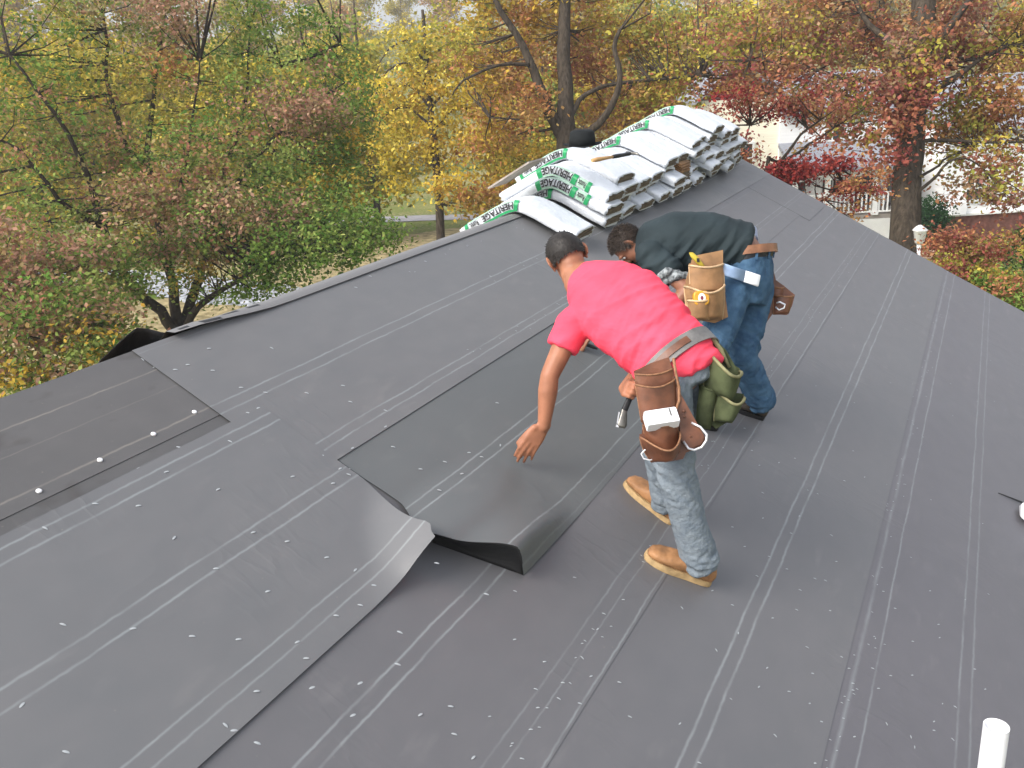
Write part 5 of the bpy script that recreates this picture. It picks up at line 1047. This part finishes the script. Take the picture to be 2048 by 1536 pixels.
def gable(par, O, X, Y, x0, x1, y0, y1, z0_, zr, along='x', over=.3, wall=None, name='roof'):
    bm = bmesh.new()
    if along == 'x':
        ym = (y0+y1)/2; A = [(x0-over, y0-over, z0_-over*.5), (x1+over, y0-over, z0_-over*.5), (x1+over, ym, zr), (x0-over, ym, zr)]; B = [(x0-over, y1+over, z0_-over*.5), (x1+over, y1+over, z0_-over*.5), (x1+over, ym, zr), (x0-over, ym, zr)]
    else:
        xm = (x0+x1)/2; A = [(x0-over, y0-over, z0_-over*.5), (x0-over, y1+over, z0_-over*.5), (xm, y1+over, zr), (xm, y0-over, zr)]; B = [(x1+over, y0-over, z0_-over*.5), (x1+over, y1+over, z0_-over*.5), (xm, y1+over, zr), (xm, y0-over, zr)]
    for q in (A, B):
        a = [bm.verts.new(O+X*p[0]+Y*p[1]+ZZ*p[2]) for p in q]; b = [bm.verts.new(v.co+ZZ*.12) for v in a]; bm.faces.new(a); bm.faces.new(b[::-1])
        for k in range(4): bm.faces.new((a[k], b[k], b[(k+1) % 4], a[(k+1) % 4]))
    return bm_obj(name, bm, roofm, par)
# white house with a porch
O, X, Y = frame(1700, 484, R(-4)); h1 = thing('house', 'white clapboard house with a railed front porch behind the red maple', 'house', tuple(O))
bm = bmesh.new(); hb(bm, O, X, Y, -.25, 4.2, 2.2, 3.9, 5, 4.4); bm_obj('wall', bm, sid, h1)
bm = bmesh.new(); hb(bm, O, X, Y, -3.6, 4.6, 2.5, 2.8, 5.4, 5.0); bm_obj('wall', bm, cream, h1)
gable(h1, O, X, Y, -1.9, 1.7, 1.7, 6.7, 4.45, 5.6); gable(h1, O, X, Y, -5.0, -2.2, 1.9, 7.3, 5.0, 6.2, 'y', .25)
bm = bmesh.new(); hb(bm, O, X, Y, -.1, 2.6, 3.95, 1.3, 1.4, 1.3)
for s in (-1, 1):
    pass
bm.free(); window(h1, O, X, Y, -.35, 3.8, .6, .85, 1.7)
bm = bmesh.new(); hb(bm, O, X, Y, -.3, .55, .95, 3.9, 2.1, .14); bm_obj('porch_floor', bm, floorm, h1)
bm = bmesh.new(); a = [O+X*x+Y*y+ZZ*z for x, y, z in ((-2.25, -.75, 2.55), (1.85, -.75, 2.55), (1.85, 1.72, 3.25), (-2.25, 1.72, 3.25))]; va = [bm.verts.new(p) for p in a]; vb = [bm.verts.new(p+ZZ*.14) for p in a]; bm.faces.new(va); bm.faces.new(vb[::-1])
for k in range(4): bm.faces.new((va[k], vb[k], vb[(k+1) % 4], va[(k+1) % 4]))
bm_obj('porch_roof', bm, roofm, h1)
bm = bmesh.new(); hb(bm, O, X, Y, -.25, -.52, 2.46, 3.9, .12, .2); bm_obj('porch_beam', bm, M['white'], h1)
for x in (-2.1, -1.0, .62, 1.55):
    bm = bmesh.new(); hb(bm, O, X, Y, x, -.45, 1.68, .16, .16, 1.36); hb(bm, O, X, Y, x, -.45, 1.06, .22, .22, .10); hb(bm, O, X, Y, x, -.45, 2.31, .22, .22, .08); bm_obj('porch_post', bm, M['white'], h1)
bm = bmesh.new(); hb(bm, O, X, Y, -.25, -.48, 1.75, 3.7, .07, .07); hb(bm, O, X, Y, -.25, -.48, 1.12, 3.7, .05, .05)
for k in range(25): hb(bm, O, X, Y, -2.0+k*.145, -.48, 1.43, .05, .04, .58)
bm_obj('railing', bm, M['white'], h1)
bm = bmesh.new(); hb(bm, O, X, Y, -.28, -.50, .44, 3.8, .04, .86); bm_obj('porch_skirt', bm, M['white'], h1)
for x in (-1.6, -.25): window(h1, O, X, Y, x, 2.0, .8, 1.0, 1.7)
bm = bmesh.new(); hb(bm, O, X, Y, 1.0, 1.66, 2.02, .85, .06, 1.95); dr = bm_obj('door', bm, glass, h1)
window(h1, O, X, Y, -3.5, 2.9, .8, 1.1, 1.9); window(h1, O, X, Y, -3.5, 1.2, .8, 1.0, 1.9)
bm = bmesh.new()
for k in range(4): hb(bm, O, X, Y, 2.05, .2-.0, .9-.22*k, .28+.0*k, 1.1, .08); 
bm_obj('steps', bm, M['white'], h1)
# white and brick bungalow on the right
O, X, Y = frame(1960, 478, R(3)); h2 = thing('house', 'white clapboard house on a brick base at the right edge beyond the lawn', 'house', tuple(O))
bm = bmesh.new(); hb(bm, O, X, Y, 3.1, 3.5, .42, 9.2, 6.9, .84); bm_obj('brick_base', bm, brick, h2)
bm = bmesh.new(); hb(bm, O, X, Y, 3.1, 3.5, 2.27, 9.1, 6.8, 2.86); bm_obj('wall', bm, sid, h2)
bm = bmesh.new(); hb(bm, O, X, Y, 3.1, .04, .88, 9.3, .16, .07); bm_obj('sill_band', bm, M['white'], h2)
gable(h2, O, X, Y, -1.45, 7.65, .1, 6.9, 3.75, 5.2)
for x in (-.35, 2.6, 5.2): window(h2, O, X, Y, x, 1.75, .62, .85, .1)
bm = bmesh.new(); hb(bm, O, X, Y, -1.0, -.12, 1.15, .5, .34, .42); bm_obj('air_conditioner', bm, M['pipe'], h2)
# white post, stone edging, boulder
a = P(1840, 455, 19.6); g = Vector((a.x, a.y, 0)); t = thing('lamp_post', 'slim white lamp post beside the thick tree trunk', 'lamp post', tuple(g))
bm = bmesh.new(); tube(bm, [g, g+ZZ*.15, g+ZZ*(a.z-.35)], [.11, .06, .055], 10); bm_obj('post', bm, M['white'], t, False)
bm = bmesh.new(); e = g+ZZ*(a.z-.35); loft(bm, [(e, RH*.06, FH*.06, 5), (e+ZZ*.05, RH*.10, FH*.10, 5), (e+ZZ*.27, RH*.12, FH*.12, 5), (e+ZZ*.30, RH*.15, FH*.15, 5), (e+ZZ*.40, RH*.03, FH*.03, 3)], 16); bm_obj('lantern', bm, M['white'], t)
g = gp(1862, 515); bm = bmesh.new()
for k in range(6): box(bm, g+RH*((k-2.5)*.36)+ZZ*.10, (.35, .30, .2), (RH, FH, ZZ))
bmesh.ops.bevel(bm, geom=bm.edges[:], offset=.02); o = bm_obj('edging', bm, mat('tan_stone', (.55, .38, .27), .9, .2, .5, 12, .2, 5)); tag(o, 'low tan block edging on the lawn beside the lamp post', 'edging')
g = gp(1908, 478); bm = bmesh.new(); ball(bm, g+ZZ*.18, (.34, .26, .26)); 
for v in bm.verts: v.co += (v.co-g)*.25*noise.noise(v.co*3)
o = bm_obj('boulder', bm, mat('grey_stone', (.34, .35, .37), .9, .2, .5, 12, .2, 5)); tag(o, 'small grey boulder on the lawn before the brick base', 'boulder')

# ================================================================== autumn air
bm = bmesh.new(); box(bm, (0, 0, 22), (860, 860, 48)); hz_ = bm_obj('haze', bm, None); hm = bpy.data.materials.new('haze'); hm.use_nodes = True; t = hm.node_tree; t.nodes.clear()
out = t.nodes.new('ShaderNodeOutputMaterial'); pv = t.nodes.new('ShaderNodeVolumePrincipled'); pv.inputs['Color'].default_value = (.93, .95, 1, 1); pv.inputs['Density'].default_value = .0013; pv.inputs['Anisotropy'].default_value = .2
t.links.new(pv.outputs[0], out.inputs['Volume']); hz_.data.materials.append(hm); tag(hz_, kind='stuff')
